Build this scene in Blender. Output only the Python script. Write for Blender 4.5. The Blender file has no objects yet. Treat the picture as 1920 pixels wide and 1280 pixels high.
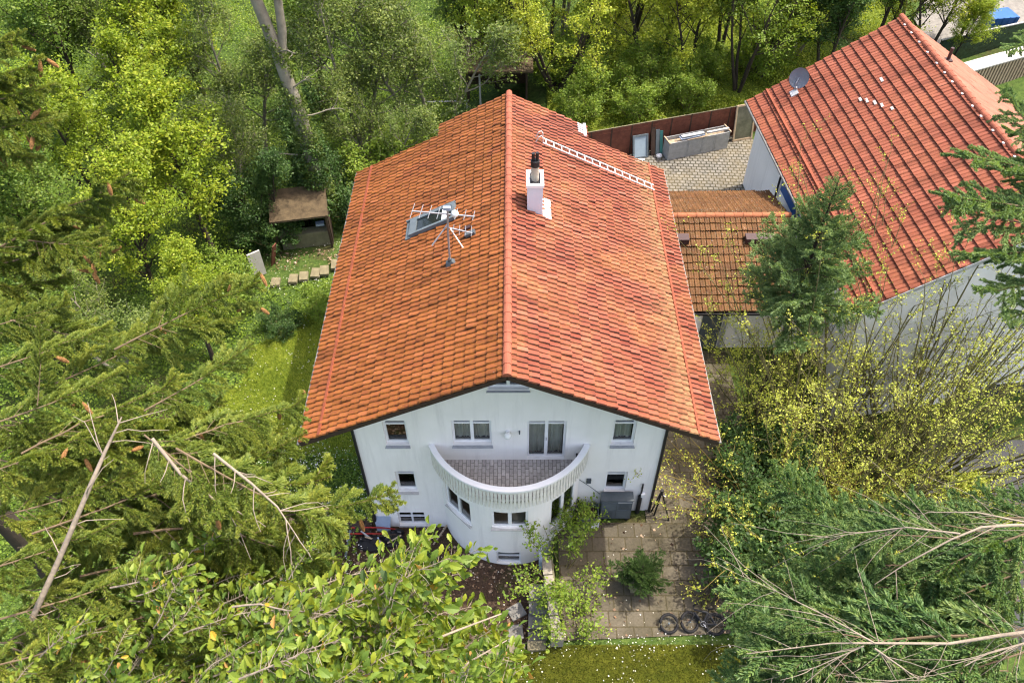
import bpy, math, random
import numpy as np
from mathutils import Vector, Matrix
rad = math.radians
# ---------------------------------------------------------------- camera, sky, sun, exposure
S = bpy.context.scene
COL = S.collection
CAM = np.array([0.2690, -14.5530, 24.8990])
CP, CY, CR, CF = 0.836, -0.018, -0.018, 1509.135          # pitch, yaw, roll, focal length in px of a 1920 wide frame
PXC, PYC = 951.922, 641.123
def cam_axes():
    cp, sp, cy, sy = math.cos(CP), math.sin(CP), math.cos(CY), math.sin(CY)
    f = np.array([sy*cp, cy*cp, -sp]); r = np.array([cy, -sy, 0.]); u = np.cross(r, f)
    r2 = math.cos(CR)*r + math.sin(CR)*u
    u2 = -math.sin(CR)*r + math.cos(CR)*u
    return r2, u2, f
AX_R, AX_U, AX_F = cam_axes()
cd = bpy.data.cameras.new("camera"); cam = bpy.data.objects.new("camera", cd); COL.objects.link(cam)
cam.matrix_world = Matrix(((AX_R[0], AX_U[0], -AX_F[0], CAM[0]), (AX_R[1], AX_U[1], -AX_F[1], CAM[1]),
                           (AX_R[2], AX_U[2], -AX_F[2], CAM[2]), (0, 0, 0, 1)))
cd.sensor_width = 36; cd.lens = CF/1920*36; cd.clip_start = 0.05; cd.clip_end = 2000
cd.shift_x = (960-PXC)/1920; cd.shift_y = (PYC-640)/1920
S.camera = cam
SUN_EL, SUN_AZ = rad(63), math.atan2(0.45, 0.17)          # azimuth clockwise from +Y
sun_dir = Vector((math.sin(SUN_AZ)*math.cos(SUN_EL), math.cos(SUN_AZ)*math.cos(SUN_EL), math.sin(SUN_EL)))
W = bpy.data.worlds.new("World"); S.world = W; W.use_nodes = True
wn = W.node_tree.nodes; wl = W.node_tree.links; wn.clear()
sky = wn.new("ShaderNodeTexSky"); sky.sky_type = 'NISHITA'; sky.sun_disc = False
sky.sun_elevation = SUN_EL; sky.sun_rotation = SUN_AZ; sky.air_density = 1.0; sky.dust_density = 4.0; sky.ozone_density = 1.0
bg = wn.new("ShaderNodeBackground"); bg.inputs[1].default_value = 0.15
wo = wn.new("ShaderNodeOutputWorld"); wb_ = wn.new("ShaderNodeMix"); wb_.data_type = 'RGBA'; wb_.blend_type = 'MULTIPLY'; wb_.inputs[0].default_value = 1; wb_.inputs[7].default_value = (1.09, 1.0, .93, 1)
wl.new(sky.outputs[0], wb_.inputs[6]); wl.new(wb_.outputs[2], bg.inputs[0]); wl.new(bg.outputs[0], wo.inputs[0])
ld = bpy.data.lights.new("sun", 'SUN'); ld.energy = 2.1; ld.angle = rad(0.6); ld.color = (1.0, 0.93, 0.82)
lo = bpy.data.objects.new("sun", ld); COL.objects.link(lo)
lo.rotation_euler = sun_dir.to_track_quat('Z', 'Y').to_euler(); lo.location = (30, 20, 60)
S.view_settings.view_transform = 'Standard'; S.view_settings.look = 'None'
S.view_settings.exposure = 1.72; S.view_settings.gamma = 1.0
S.render.engine = 'CYCLES'
S.cycles.max_bounces = 6; S.cycles.diffuse_bounces = 3; S.cycles.glossy_bounces = 2; S.cycles.transmission_bounces = 4
S.cycles.transparent_max_bounces = 6; S.cycles.use_adaptive_sampling = True; S.cycles.adaptive_threshold = 0.02
S.cycles.caustics_reflective = False; S.cycles.caustics_refractive = False
try:
    S.cycles.use_denoising = True; S.cycles.denoiser = 'OPENIMAGEDENOISE'
except Exception: pass
S.cycles.filter_width = 1.2
def D(u, v, d):                       # world point at depth d along the view axis through a photo pixel
    return CAM + d*(AX_F + AX_R*((u-PXC)/CF) - AX_U*((v-PYC)/CF))

# ---------------------------------------------------------------- materials
MATS = {}
class NT:
    def __init__(s, name):
        s.m = bpy.data.materials.new(name); s.m.use_nodes = True
        s.t = s.m.node_tree; s.n = s.t.nodes; s.l = s.t.links; s.n.clear()
        s.out = s.n.new("ShaderNodeOutputMaterial")
    def new(s, k, **kw):
        n = s.n.new("ShaderNode"+k)
        for a, b in kw.items(): setattr(n, a, b)
        return n
    def link(s, a, b): s.l.new(a, b)
    def setv(s, n, **kw):
        for a, b in kw.items(): n.inputs[a].default_value = b
    def coord(s, scale=(1, 1, 1), kind='Object'):
        c = s.new("TexCoord"); m = s.new("Mapping"); m.inputs['Scale'].default_value = scale
        s.link(c.outputs[kind], m.inputs[0]); return m.outputs[0]
    def noise(s, scale, detail=4, rough=.6, vec=None, dist=0):
        n = s.new("TexNoise"); s.setv(n, Scale=scale, Detail=detail, Roughness=rough, Distortion=dist)
        if vec is not None: s.link(vec, n.inputs['Vector'])
        return n.outputs['Fac']
    def ramp(s, fac, stops, interp='LINEAR'):
        r = s.new("ValToRGB"); r.color_ramp.interpolation = interp
        e = r.color_ramp.elements
        while len(e) > 1: e.remove(e[-1])
        e[0].position = stops[0][0]; e[0].color = c4(stops[0][1])
        for p, c in stops[1:]:
            k = e.new(p); k.color = c4(c)
        s.link(fac, r.inputs[0]); return r.outputs[0]
    def mix(s, fac, a, b, blend='MIX'):
        m = s.new("Mix", data_type='RGBA', blend_type=blend)
        for v, i in ((fac, 0), (a, 6), (b, 7)):
            if hasattr(v, 'links'): s.link(v, m.inputs[i])
            else: m.inputs[i].default_value = v if i == 0 else c4(v)
        return m.outputs[2]
    def math(s, op, a, b=0.0, c=0.0):
        m = s.new("Math", operation=op)
        for i, v in enumerate((a, b, c)):
            if hasattr(v, 'links'): s.link(v, m.inputs[i])
            else: m.inputs[i].default_value = v
        return m.outputs[0]
    def attr(s, name):
        a = s.new("Attribute"); a.attribute_name = name; return a.outputs['Fac']
    def bump(s, h, strength=.3, dist=.02):
        b = s.new("Bump"); s.setv(b, Strength=strength, Distance=dist); s.link(h, b.inputs['Height']); return b.outputs[0]
    def principled(s, col, rough=.8, normal=None, metal=0.0, spec=.3):
        p = s.new("BsdfPrincipled")
        if hasattr(col, 'links'): s.link(col, p.inputs['Base Color'])
        else: p.inputs['Base Color'].default_value = c4(col)
        if hasattr(rough, 'links'): s.link(rough, p.inputs['Roughness'])
        else: p.inputs['Roughness'].default_value = rough
        p.inputs['Metallic'].default_value = metal
        p.inputs['Specular IOR Level'].default_value = spec
        if normal is not None: s.link(normal, p.inputs['Normal'])
        s.link(p.outputs[0], s.out.inputs[0]); return p
def c4(c): return (c[0], c[1], c[2], 1.0) if len(c) == 3 else tuple(c)
def plain(name, col, rough=.7, var=.25, scale=3., metal=0., spec=.3, bump=.0, bscale=40):
    """a painted or natural surface with soft blotches of wear"""
    t = NT(name)
    n = t.noise(scale, 6, .65, t.coord())
    a = tuple(c*(1-var) for c in col); b = tuple(min(1, c*(1+var*.6)) for c in col)
    cc = t.ramp(n, [(.3, a), (.7, b)])
    nm = t.bump(t.noise(bscale, 4, .6, t.coord()), bump, .02) if bump else None
    t.principled(cc, rough, nm, metal, spec); return t.m
def plaster(name, col, amt=.38):
    t = NT(name); n = t.noise(1.0, 6, .7, t.coord((2.6, 2.6, .22))); n2 = t.noise(.7, 5, .6, t.coord()); n3 = t.noise(55, 4, .6, t.coord())
    f = t.math('MULTIPLY', t.ramp(n, [(.5, (0, 0, 0)), (.78, (1, 1, 1))]), t.ramp(n2, [(.4, (.15, .15, .15)), (.65, (1, 1, 1))]))
    c = t.mix(t.math('MULTIPLY', f, amt*2), col, tuple(k*.62 for k in col)); c = t.mix(1.0, c, t.ramp(n2, [(.3, (.93, .935, .92)), (.7, (1.03, 1.03, 1.03))]), 'MULTIPLY')
    t.principled(c, .92, t.bump(n3, .25, .012), 0, .2); return t.m
def leafmat(name, stops, trans=.4, gloss=.02, rough=.5):
    stops = [(p, tuple(min(.8, k*1.22) for k in c)) for p, c in stops]
    t = NT(name)
    col = t.ramp(t.attr('v'), stops)
    d = t.new("BsdfDiffuse"); tr = t.new("BsdfTranslucent"); g = t.new("BsdfGlossy"); g.inputs['Roughness'].default_value = rough
    t.link(col, d.inputs[0])
    tc = t.mix(.55, col, (1.0, 1.0, .25), 'MULTIPLY'); tc2 = t.mix(1.0, tc, (1.5, 1.45, 1.0), 'MULTIPLY')
    t.link(tc2, tr.inputs[0])
    m1 = t.new("MixShader"); m1.inputs[0].default_value = trans*.82; t.link(d.outputs[0], m1.inputs[1]); t.link(tr.outputs[0], m1.inputs[2])
    m2 = t.new("MixShader"); m2.inputs[0].default_value = gloss; t.link(m1.outputs[0], m2.inputs[1]); t.link(g.outputs[0], m2.inputs[2])
    t.link(m2.outputs[0], t.out.inputs[0]); return t.m

def tilemat(name, stops, moss, moss_amt, moss_scale, dirt=(.03, .02, .015), lichen=(.5, .48, .42), lich=.0, rough=.75, band=None):
    t = NT(name)
    co = t.coord()
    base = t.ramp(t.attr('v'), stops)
    n1 = t.noise(moss_scale, 6, .7, co, .6)
    f = t.ramp(n1, [(.5-moss_amt*.25, (0, 0, 0)), (.75-moss_amt*.25, (1, 1, 1))])
    n2 = t.noise(9, 5, .7, co)
    f2 = t.mix(1.0, f, t.ramp(n2, [(.35, (.15, .15, .15)), (.65, (1, 1, 1))]), 'MULTIPLY')
    c = t.mix(t.math('MULTIPLY', f2, .85), base, moss)
    n3 = t.noise(28, 4, .8, co)
    c = t.mix(t.ramp(n3, [(.3, (.75, .75, .75)), (.45, (0, 0, 0))]), c, dirt) if True else c
    n5 = t.noise(1.0, 5, .65, t.coord((.28, 1.7, .28)))
    c = t.mix(1.0, c, t.ramp(n5, [(.30, (.50, .46, .40)), (.5, (.90, .88, .84)), (.7, (1.06, 1.05, 1.04))]), 'MULTIPLY')
    if lich:
        n4 = t.noise(22, 3, .6, co); 
        c = t.mix(t.ramp(n4, [(.74-lich*.1, (0, 0, 0)), (.8-lich*.1, (.8, .8, .8))]), c, lichen)
    if band:      # grey and yellow dirt caught above the snow guard
        sx = t.new("SeparateXYZ"); tc = t.new("TexCoord"); t.link(tc.outputs['Object'], sx.inputs[0])
        mr = t.new("MapRange"); mr.inputs[1].default_value = band[0]; mr.inputs[2].default_value = band[1]; t.link(sx.outputs[0], mr.inputs[0])
        lt = t.math('LESS_THAN', sx.outputs[0], band[1]+.1); k = t.math('MULTIPLY', t.math('MULTIPLY', mr.outputs[0], mr.outputs[0]), lt)
        n6 = t.noise(5, 6, .75, co); k = t.math('MULTIPLY', k, t.ramp(n6, [(.38, (0, 0, 0)), (.6, (1, 1, 1))]))
        c = t.mix(t.math('MULTIPLY', k, .8), c, band[2])
    t.principled(c, rough, t.bump(n3, .25, .01), 0, .25); return t.m

# ---------------------------------------------------------------- mesh helpers
class MB:
    """collects faces for ONE mesh object"""
    def __init__(s): s.V = []; s.F = []; s.n = 0; s.A = []
    def add(s, V, F, v=None):
        V = np.asarray(V, float).reshape(-1, 3); F = np.asarray(F, int)
        s.V.append(V); s.F.append(F+s.n); s.n += len(V)
        if v is None: v = np.full(len(F), .5)
        s.A.append(np.broadcast_to(np.asarray(v, float), (len(F),)).copy()); return s
    def quad(s, a, b, c, d, v=None): return s.add([a, b, c, d], [[0, 1, 2, 3]], v)
    def poly(s, pts, v=None): return s.add(pts, [list(range(len(pts)))], v)
    def hexa(s, P, v=None):          # eight corners: bottom 0-3 counter-clockwise, top 4-7
        return s.add(P, [[3, 2, 1, 0], [4, 5, 6, 7], [0, 1, 5, 4], [1, 2, 6, 5], [2, 3, 7, 6], [3, 0, 4, 7]], v)
    def box(s, c, size, M=None, v=None, taper=1.0):
        x, y, z = [k/2 for k in size]; q = taper
        P = np.array([(-x, -y, -z), (x, -y, -z), (x, y, -z), (-x, y, -z), (-x*q, -y*q, z), (x*q, -y*q, z), (x*q, y*q, z), (-x*q, y*q, z)])
        if M is not None: P = P@np.asarray(M, float).T
        return s.hexa(P+np.asarray(c, float), v)
    def bar(s, p, q, w, h, up=(0, 0, 1), v=None):   # a beam from p to q, w wide, h high
        p = np.asarray(p, float); q = np.asarray(q, float); d = q-p; L = np.linalg.norm(d); d = d/L
        up = np.asarray(up, float)
        if abs(d@up) > .99: up = np.array((0, 1., 0))
        sd = np.cross(d, up); sd /= np.linalg.norm(sd); u = np.cross(sd, d)
        a = sd*w/2; b = u*h/2
        return s.hexa([p-a-b, p+a-b, q+a-b, q-a-b, p-a+b, p+a+b, q+a+b, q-a+b], v)
    def tube(s, pts, rr, n=6, cap=True, v=None, closed=False):
        P = np.asarray(pts, float); m = len(P); rr = np.broadcast_to(np.asarray(rr, float), (m,))
        T = np.gradient(P, axis=0) if not closed else np.roll(P, -1, 0)-np.roll(P, 1, 0)
        T /= np.linalg.norm(T, axis=1)[:, None]+1e-12
        ref = np.array((0, 0, 1.)) if abs(T[:, 2]).mean() < .8 else np.array((1., 0, 0))
        A = np.cross(T, ref); A /= np.linalg.norm(A, axis=1)[:, None]+1e-12; B = np.cross(T, A)
        a = np.arange(n)*2*np.pi/n
        V = P[:, None]+rr[:, None, None]*(np.cos(a)[None, :, None]*A[:, None]+np.sin(a)[None, :, None]*B[:, None])
        F = []; mm = m if closed else m-1
        for i in range(mm):
            j = (i+1) % m
            for k in range(n): F.append([i*n+k, i*n+(k+1) % n, j*n+(k+1) % n, j*n+k])
        s.add(V, F, v)
        if cap and not closed:
            s.add(V[0], [list(range(n))], v); s.add(V[-1], [list(range(n))[::-1]], v)
        return s
    def cyl(s, p, q, r, n=12, r2=None, v=None): return s.tube([p, q], [r, r if r2 is None else r2], n, True, v)
    def ball(s, c, r, n=8, sc=(1, 1, 1), v=None):
        V = []; F = []
        for i in range(n+1):
            th = math.pi*i/n
            for k in range(2*n):
                ph = math.pi*k/n
                V.append((c[0]+r*sc[0]*math.sin(th)*math.cos(ph), c[1]+r*sc[1]*math.sin(th)*math.sin(ph), c[2]+r*sc[2]*math.cos(th)))
        for i in range(n):
            for k in range(2*n): F.append([i*2*n+k, (i+1)*2*n+k, (i+1)*2*n+(k+1) % (2*n), i*2*n+(k+1) % (2*n)])
        return s.add(V, F, v)
    def build(s, name, mat, parent=None, smooth=False, loc=None):
        me = bpy.data.meshes.new(name)
        V = np.concatenate(s.V) if s.V else np.zeros((0, 3))
        loops = np.concatenate([f.ravel() for f in s.F]); tot = np.concatenate([np.full(len(f), f.shape[1]) for f in s.F])
        if loc is not None: V = V-np.asarray(loc, float)
        me.vertices.add(len(V)); me.vertices.foreach_set('co', V.astype(np.float32).ravel())
        me.loops.add(len(loops)); me.loops.foreach_set('vertex_index', loops.astype(np.int32))
        st = np.concatenate([[0], np.cumsum(tot)[:-1]])
        me.polygons.add(len(tot)); me.polygons.foreach_set('loop_start', st.astype(np.int32))
        me.polygons.foreach_set('loop_total', tot.astype(np.int32))
        me.polygons.foreach_set('use_smooth', np.full(len(tot), bool(smooth)))
        me.update(calc_edges=True)
        at = me.attributes.new('v', 'FLOAT', 'FACE'); at.data.foreach_set('value', np.concatenate(s.A).astype(np.float32))
        me.materials.append(mat)
        o = bpy.data.objects.new(name, me); COL.objects.link(o)
        if loc is not None: o.location = loc
        if parent is not None: o.parent = parent
        return o
def tag(o, label=None, cat=None, group=None, kind=None):
    if label: o['label'] = label
    if cat: o['category'] = cat
    if group: o['group'] = group
    if kind: o['kind'] = kind
    return o
def empty(name, loc=(0, 0, 0), rz=0., label=None, cat=None, group=None):
    o = bpy.data.objects.new(name, None); COL.objects.link(o); o.location = loc; o.rotation_euler = (0, 0, rz)
    o.empty_display_size = .2
    return tag(o, label, cat, group)
def copy_tree(o, parent=None):
    c = o.copy(); COL.objects.link(c)
    if parent is not None: c.parent = parent
    for ch in list(o.children): copy_tree(ch, c)
    return c
def local(o, root):                   # shift a mesh built in world space into its thing's own space
    v = np.zeros(len(o.data.vertices)*3, np.float32); o.data.vertices.foreach_get('co', v); v = v.reshape(-1, 3)
    M = np.array(root.matrix_basis.inverted()); v = v@M[:3, :3].T+M[:3, 3]
    o.data.vertices.foreach_set('co', v.astype(np.float32).ravel()); o.data.update(); return o
def rot(ax, a):
    c, s = math.cos(a), math.sin(a)
    return np.array({'x': [[1, 0, 0], [0, c, -s], [0, s, c]], 'y': [[c, 0, s], [0, 1, 0], [-s, 0, c]], 'z': [[c, -s, 0], [s, c, 0], [0, 0, 1]]}[ax])
# ---------------------------------------------------------------- materials in use
M_PLASTER = plaster("white_plaster", (.86, .83, .80))
M_PLASTER2 = plaster("grey_white_plaster", (.85, .83, .80), .3)
M_WHITE = plain("white_paint", (.80, .80, .80), .45, .05, 2)
M_RAIL = plain("weathered_white_wood", (.70, .68, .62), .7, .18, 5, bump=.2)
M_SILL = plain("grey_stone_sill", (.33, .34, .35), .6, .2, 6)
M_SILLW = plain("pale_stone_sill", (.46, .44, .41), .7, .15, 6)
M_CHIM = plain("painted_chimney_render", (.62, .66, .72), .85, .08, 2)
M_ZINC = plain("weathered_zinc", (.46, .47, .47), .5, .15, 4, metal=.3)
M_GUT = plain("pale_gutter", (.20, .19, .175), .5, .15, 3)
M_DARKWOOD = plain("dark_brown_wood", (.045, .028, .02), .7, .3, 6)
M_BLACK = plain("black_metal", (.018, .018, .02), .45, .3, 6)
M_RUBBER = plain("black_rubber", (.012, .012, .013), .8, .2, 8)
M_GREY = plain("dark_grey_housing", (.075, .09, .10), .55, .2, 3)
M_GREYP = plain("slate_grey_panel", (.10, .125, .14), .55, .15, 3)
M_STEEL = plain("galvanised_metal", (.34, .35, .37), .4, .15, 8, metal=.4)
M_BLUEGREY = plain("blue_grey_plastic", (.30, .36, .46), .5, .12, 4)
M_BLUE = plain("blue_painted_steel", (.02, .10, .30), .5, .2, 2)
M_RED = plain("red_painted_tube", (.30, .02, .015), .5, .2, 5)
M_WOOD = plain("weathered_pale_wood", (.36, .28, .19), .8, .25, 6, bump=.3)
M_GREYWOOD = plain("silver_grey_boards", (.30, .31, .31), .8, .2, 4, bump=.3)
M_RUST = plain("rusty_brown_boards", (.13, .045, .028), .85, .35, 3, bump=.3)
M_CONC = plain("mossy_concrete", (.16, .15, .09), .9, .3, 3, bump=.4)
M_STONE = plain("pale_sandstone", (.17, .15, .09), .9, .3, 5, bump=.4)
M_SLATE = plain("grey_paving_slab", (.20, .19, .17), .9, .3, 4, bump=.4)
M_CURTAIN = plain("grey_curtain", (.75, .72, .66), .9, .15, 3)
M_FLUE = plain("beige_flue_pipe", (.40, .35, .28), .5, .15, 5)
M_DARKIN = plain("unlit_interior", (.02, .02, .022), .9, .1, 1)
M_BROWN = plain("brown_roof_plastic", (.055, .030, .030), .5, .2, 5)
M_MOSSROOF = plain("shed_roof_under_moss", (.085, .062, .034), .95, .5, 3, bump=.6, bscale=25)
def glass():
    t = NT("window_glass")
    fr = t.new("Fresnel"); fr.inputs[0].default_value = 1.5
    tr = t.new("BsdfTransparent"); tr.inputs[0].default_value = (.80, .85, .83, 1)
    g = t.new("BsdfGlossy"); g.inputs['Roughness'].default_value = .02
    m = t.new("MixShader"); t.link(t.math('MULTIPLY_ADD', fr.outputs[0], 1.0, .06), m.inputs[0])
    t.link(tr.outputs[0], m.inputs[1]); t.link(g.outputs[0], m.inputs[2]); t.link(m.outputs[0], t.out.inputs[0]); return t.m
M_GLASS = glass()
R_RIGHT = [(0, (.042, .010, .005)), (.1, (.175, .040, .022)), (.35, (.225, .060, .034)), (.7, (.265, .076, .045)), (1, (.315, .108, .070))]  # lighter copy of one clay tile, sunlight put into the colour
R_LEFT = [(0, (.026, .006, .003)), (.1, (.135, .031, .012)), (.35, (.195, .051, .019)), (.7, (.24, .068, .027)), (1, (.295, .097, .046))]  # darker copy of the same tile, the slope's shade put into the colour
M_TILE_R = tilemat("clay_tiles_lit_copy", R_RIGHT, (.40, .17, .06), .25, .5, lich=.3, band=(3.9, 5.25, (.27, .17, .075)))
M_TILE_L = tilemat("clay_tiles_mossy_shaded_copy", R_LEFT, (.25, .095, .016), 1.1, .38, lich=.3)
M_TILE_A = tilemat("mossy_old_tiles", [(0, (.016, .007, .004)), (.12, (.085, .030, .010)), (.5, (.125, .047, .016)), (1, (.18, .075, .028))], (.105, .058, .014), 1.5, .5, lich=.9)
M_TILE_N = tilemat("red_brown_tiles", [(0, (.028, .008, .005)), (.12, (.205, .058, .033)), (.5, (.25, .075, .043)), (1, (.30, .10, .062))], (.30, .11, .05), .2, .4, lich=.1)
M_TILE_N2 = tilemat("pink_brown_tiles", [(0, (.26, .10, .065)), (.5, (.29, .11, .073)), (1, (.33, .135, .09))], (.36, .17, .11), .3, .6)
M_RIDGE = plain("terracotta_ridge_tiles", (.27, .083, .046), .8, .3, 2.5, bump=.2)
M_RIDGEA = plain("mossy_ridge_tiles", (.30, .11, .05), .8, .35, 2.5, bump=.3)
M_GUARD = plain("terracotta_snow_guard", (.21, .055, .025), .75, .25, 4)
def pavers(name, bw, bh, c1, c2, mortar, offset=.5, mort=.02, rot=0., stain=(.1, .08, .06), stain_amt=.3, jitter=1.0):
    t = NT(name); c = t.new("TexCoord"); m = t.new("Mapping"); m.inputs['Rotation'].default_value = (0, 0, rot)
    t.link(c.outputs['Object'], m.inputs[0])
    nz = t.new("TexNoise"); t.setv(nz, Scale=1.6, Detail=3); t.link(m.outputs[0], nz.inputs['Vector'])
    va = t.new("VectorMath", operation='MULTIPLY_ADD'); t.link(nz.outputs['Color'], va.inputs[0])
    va.inputs[1].default_value = (.05*jitter, .05*jitter, 0); t.link(m.outputs[0], va.inputs[2])
    b = t.new("TexBrick"); b.offset = offset
    t.link(va.outputs[0], b.inputs['Vector'])
    t.setv(b, Scale=1.0); b.inputs['Color1'].default_value = c4(c1); b.inputs['Color2'].default_value = c4(c2)
    b.inputs['Mortar'].default_value = c4(mortar); b.inputs['Mortar Size'].default_value = mort
    b.inputs['Brick Width'].default_value = bw; b.inputs['Row Height'].default_value = bh; b.inputs['Bias'].default_value = 0
    n = t.noise(.55, 6, .7, m.outputs[0]); n2 = t.noise(14, 5, .7, m.outputs[0])
    col = t.mix(t.ramp(n, [(.42, (0, 0, 0)), (.75, (stain_amt,)*3)]), b.outputs['Color'], stain)
    col = t.mix(1.0, col, t.ramp(n2, [(.3, (.72, .72, .72)), (.7, (1.12, 1.12, 1.12))]), 'MULTIPLY')
    t.principled(col, .9, t.bump(t.math('MULTIPLY_ADD', b.outputs['Fac'], -1.0, t.math('MULTIPLY', n2, .3)), .5, .015), 0, .2); return t.m
M_PATIO = pavers("patio_slabs", .56, .52, (.090, .078, .056), (.132, .115, .084), (.07, .058, .032), .37, .022, 0, (.05, .045, .022), .85)
M_COURT = pavers("courtyard_cobbles", .27, .24, (.150, .142, .122), (.205, .195, .17), (.05, .047, .033), .5, .03, .06, (.22, .17, .08), .5, 1.6)
M_BALC = pavers("balcony_pavers", .25, .125, (.42, .38, .35), (.58, .53, .49), (.20, .18, .165), .5, .010, math.pi/2, (.16, .15, .15), .5, .2)
M_ASPH = plain("dark_asphalt", (.05, .052, .055), .9, .25, 2, bump=.3, bscale=80)

# ---------------------------------------------------------------- tiled roof slopes
def tile_slope(mb, O, U, Vv, LU, LV, tw, course, amp=.03, thick=.03, seed=1, ns=8, u0=0.0, prof=None, jit=1.0, lipdark=False):
    rg = np.random.default_rng(seed)
    O, U, Vv = [np.asarray(k, float) for k in (O, U, Vv)]; N = np.cross(U, Vv); N /= np.linalg.norm(N)
    if N[2] < 0: N = -N
    nt = int(math.ceil(LU/tw)); nc = int(math.ceil(LV/course))
    # a sharp lower lip towards u = 0, a rounded back, falling to the next tile
    if prof is None: s, p = np.array([0, .11, .28, .5, .75, 1.]), np.array([0, .90, 1., .82, .46, .0])
    else: s, p = prof
    for j in range(nc):
        a = j*course; b = min(LV, a+course)
        if b-a < .02: continue
        for i in range(nt):
            x0 = i*tw; x1 = min(LU, x0+tw)
            if x1-x0 < .01: continue
            us = x0+s*tw; k = us <= x1+1e-6; us = us[k]; h = p[k]*amp
            if len(us) < 2: continue
            t = thick*(1+.25*rg.normal()*jit); dz = rg.normal()*.004*jit; da = rg.normal()*.006*jit
            m = len(us)
            lo_ = O+us[:, None]*U+(a+da)*Vv+(h+t+dz-.04)[:, None]*N; ed = O+us[:, None]*U+(a+da)*Vv+(h+t+dz)[:, None]*N
            hi = O+us[:, None]*U+b*Vv+(h*.9+dz)[:, None]*N; q = np.arange(m-1); F = np.stack([q, q+1, m+q+1, m+q], 1)
            va = np.full(m-1, min(1, max(.12, .5+.2*rg.normal()))); va[0] = .2 if lipdark else .0  # joint face coloured dark to stand in for shade between tiles
            mb.add(np.concatenate([lo_, ed]), F, .03); mb.add(np.concatenate([ed, hi]), F, va)     # the lower lip keeps its own sharp edge, its shadow painted as dark colour
    return mb
def ridge_caps(mb, p, q, r=.13, seg=.36, down=.06, seed=3):
    rg = np.random.default_rng(seed)
    p = np.asarray(p, float); q = np.asarray(q, float); L = np.linalg.norm(q-p); d = (q-p)/L
    sd = np.cross(d, (0, 0, 1)); sd /= np.linalg.norm(sd); up = np.cross(sd, d)
    n = int(round(L/seg)); th = np.linspace(-.15, math.pi+.15, 9)
    for i in range(n):
        a = p+d*(L*i/n-.01); b = p+d*(L*(i+1)/n+.03)
        V = []
        for pt, rr in ((a, r*1.08), (b, r*.94)):
            for t in th: V.append(pt+sd*rr*math.cos(t)+up*(rr*math.sin(t)*.9-down+rg.normal()*.002))
        k = len(th); F = [[j, j+1, k+j+1, k+j] for j in range(k-1)]
        mb.add(V, F, rg.random()); mb.add(V[:k], [list(range(k))], .3)
    return mb

# ---------------------------------------------------------------- the house
house = empty('house', (0, 0, 0), 0, 'white plastered house with an orange tiled gable roof and curved balcony', 'house')
SL = 0.499; RZ = 8.99; EX = 5.97; EZ = RZ-SL*EX; YF = -1.32; YB = 11.50; YB2 = 12.25
SLEN = math.hypot(EX, RZ-EZ); CS, SN = EX/SLEN, (RZ-EZ)/SLEN
def roofz(x): return RZ-SL*abs(x)
WX = 4.80
# every opening of the front wall: x0, x1, z0, z1
OPEN = dict(ul=(-3.86, -3.14, 4.0, 5.26), uc=(-1.76, -.54, 4.0, 5.26), door=(.55, 1.76, 3.17, 5.22), ur=(3.18, 3.89, 3.97, 5.26),
            ll=(-3.79, -3.13, 1.27, 2.49), lr=(3.17, 3.88, 1.22, 2.42), bl=(-4.0, -3.05, -1.06, -.13), at=(-.60, .60, 6.74, 7.75))
def front_wall():
    mb = MB(); hs = list(OPEN.values())
    xs = sorted(set([-WX, WX, 0]+[h[0] for h in hs]+[h[1] for h in hs]+list(np.round(np.arange(-4.5, 4.6, .5), 3))))
    zs = sorted(set([-1.9, 9.0]+[h[2] for h in hs]+[h[3] for h in hs]+list(np.round(np.arange(-1.5, 8.9, .5), 3))))
    for x0, x1 in zip(xs, xs[1:]):
        for z0, z1 in zip(zs, zs[1:]):
            if any(h[0]-1e-6 <= x0 and x1 <= h[1]+1e-6 and h[2]-1e-6 <= z0 and z1 <= h[3]+1e-6 for h in hs): continue
            ca, cb = roofz(x0)-.14, roofz(x1)-.14
            a, b, c, d = min(z0, ca), min(z0, cb), min(z1, cb), min(z1, ca)
            if d-a < 1e-5 and c-b < 1e-5: continue
            mb.quad((x0, 0, a), (x1, 0, b), (x1, 0, c), (x0, 0, d))
    for (x0, x1, z0, z1) in hs:                      # reveals
        r = .19
        mb.quad((x0, 0, z0), (x0, 0, z1), (x0, r, z1), (x0, r, z0)); mb.quad((x1, 0, z0), (x1, r, z0), (x1, r, z1), (x1, 0, z1))
        mb.quad((x0, 0, z1), (x1, 0, z1), (x1, r, z1), (x0, r, z1)); mb.quad((x0, 0, z0), (x0, r, z0), (x1, r, z0), (x1, 0, z0))
    for sx in (-WX, WX):                             # side walls and the back gable
        mb.quad((sx, 0, -1.9), (sx, YB-.6, -1.9), (sx, YB-.6, roofz(sx)-.14), (sx, 0, roofz(sx)-.14))
    y = YB-.6
    mb.poly([(WX, y, -1.9), (-WX, y, -1.9), (-WX, y, roofz(WX)-.14), (0, y, RZ-.14), (WX, y, roofz(WX)-.14)])
    return mb
front_wall().build('wall', M_PLASTER, house)
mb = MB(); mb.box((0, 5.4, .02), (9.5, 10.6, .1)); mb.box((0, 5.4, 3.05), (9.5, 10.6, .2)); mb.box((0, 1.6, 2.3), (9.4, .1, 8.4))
o = mb.build('interior', M_DARKIN, house)
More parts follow.
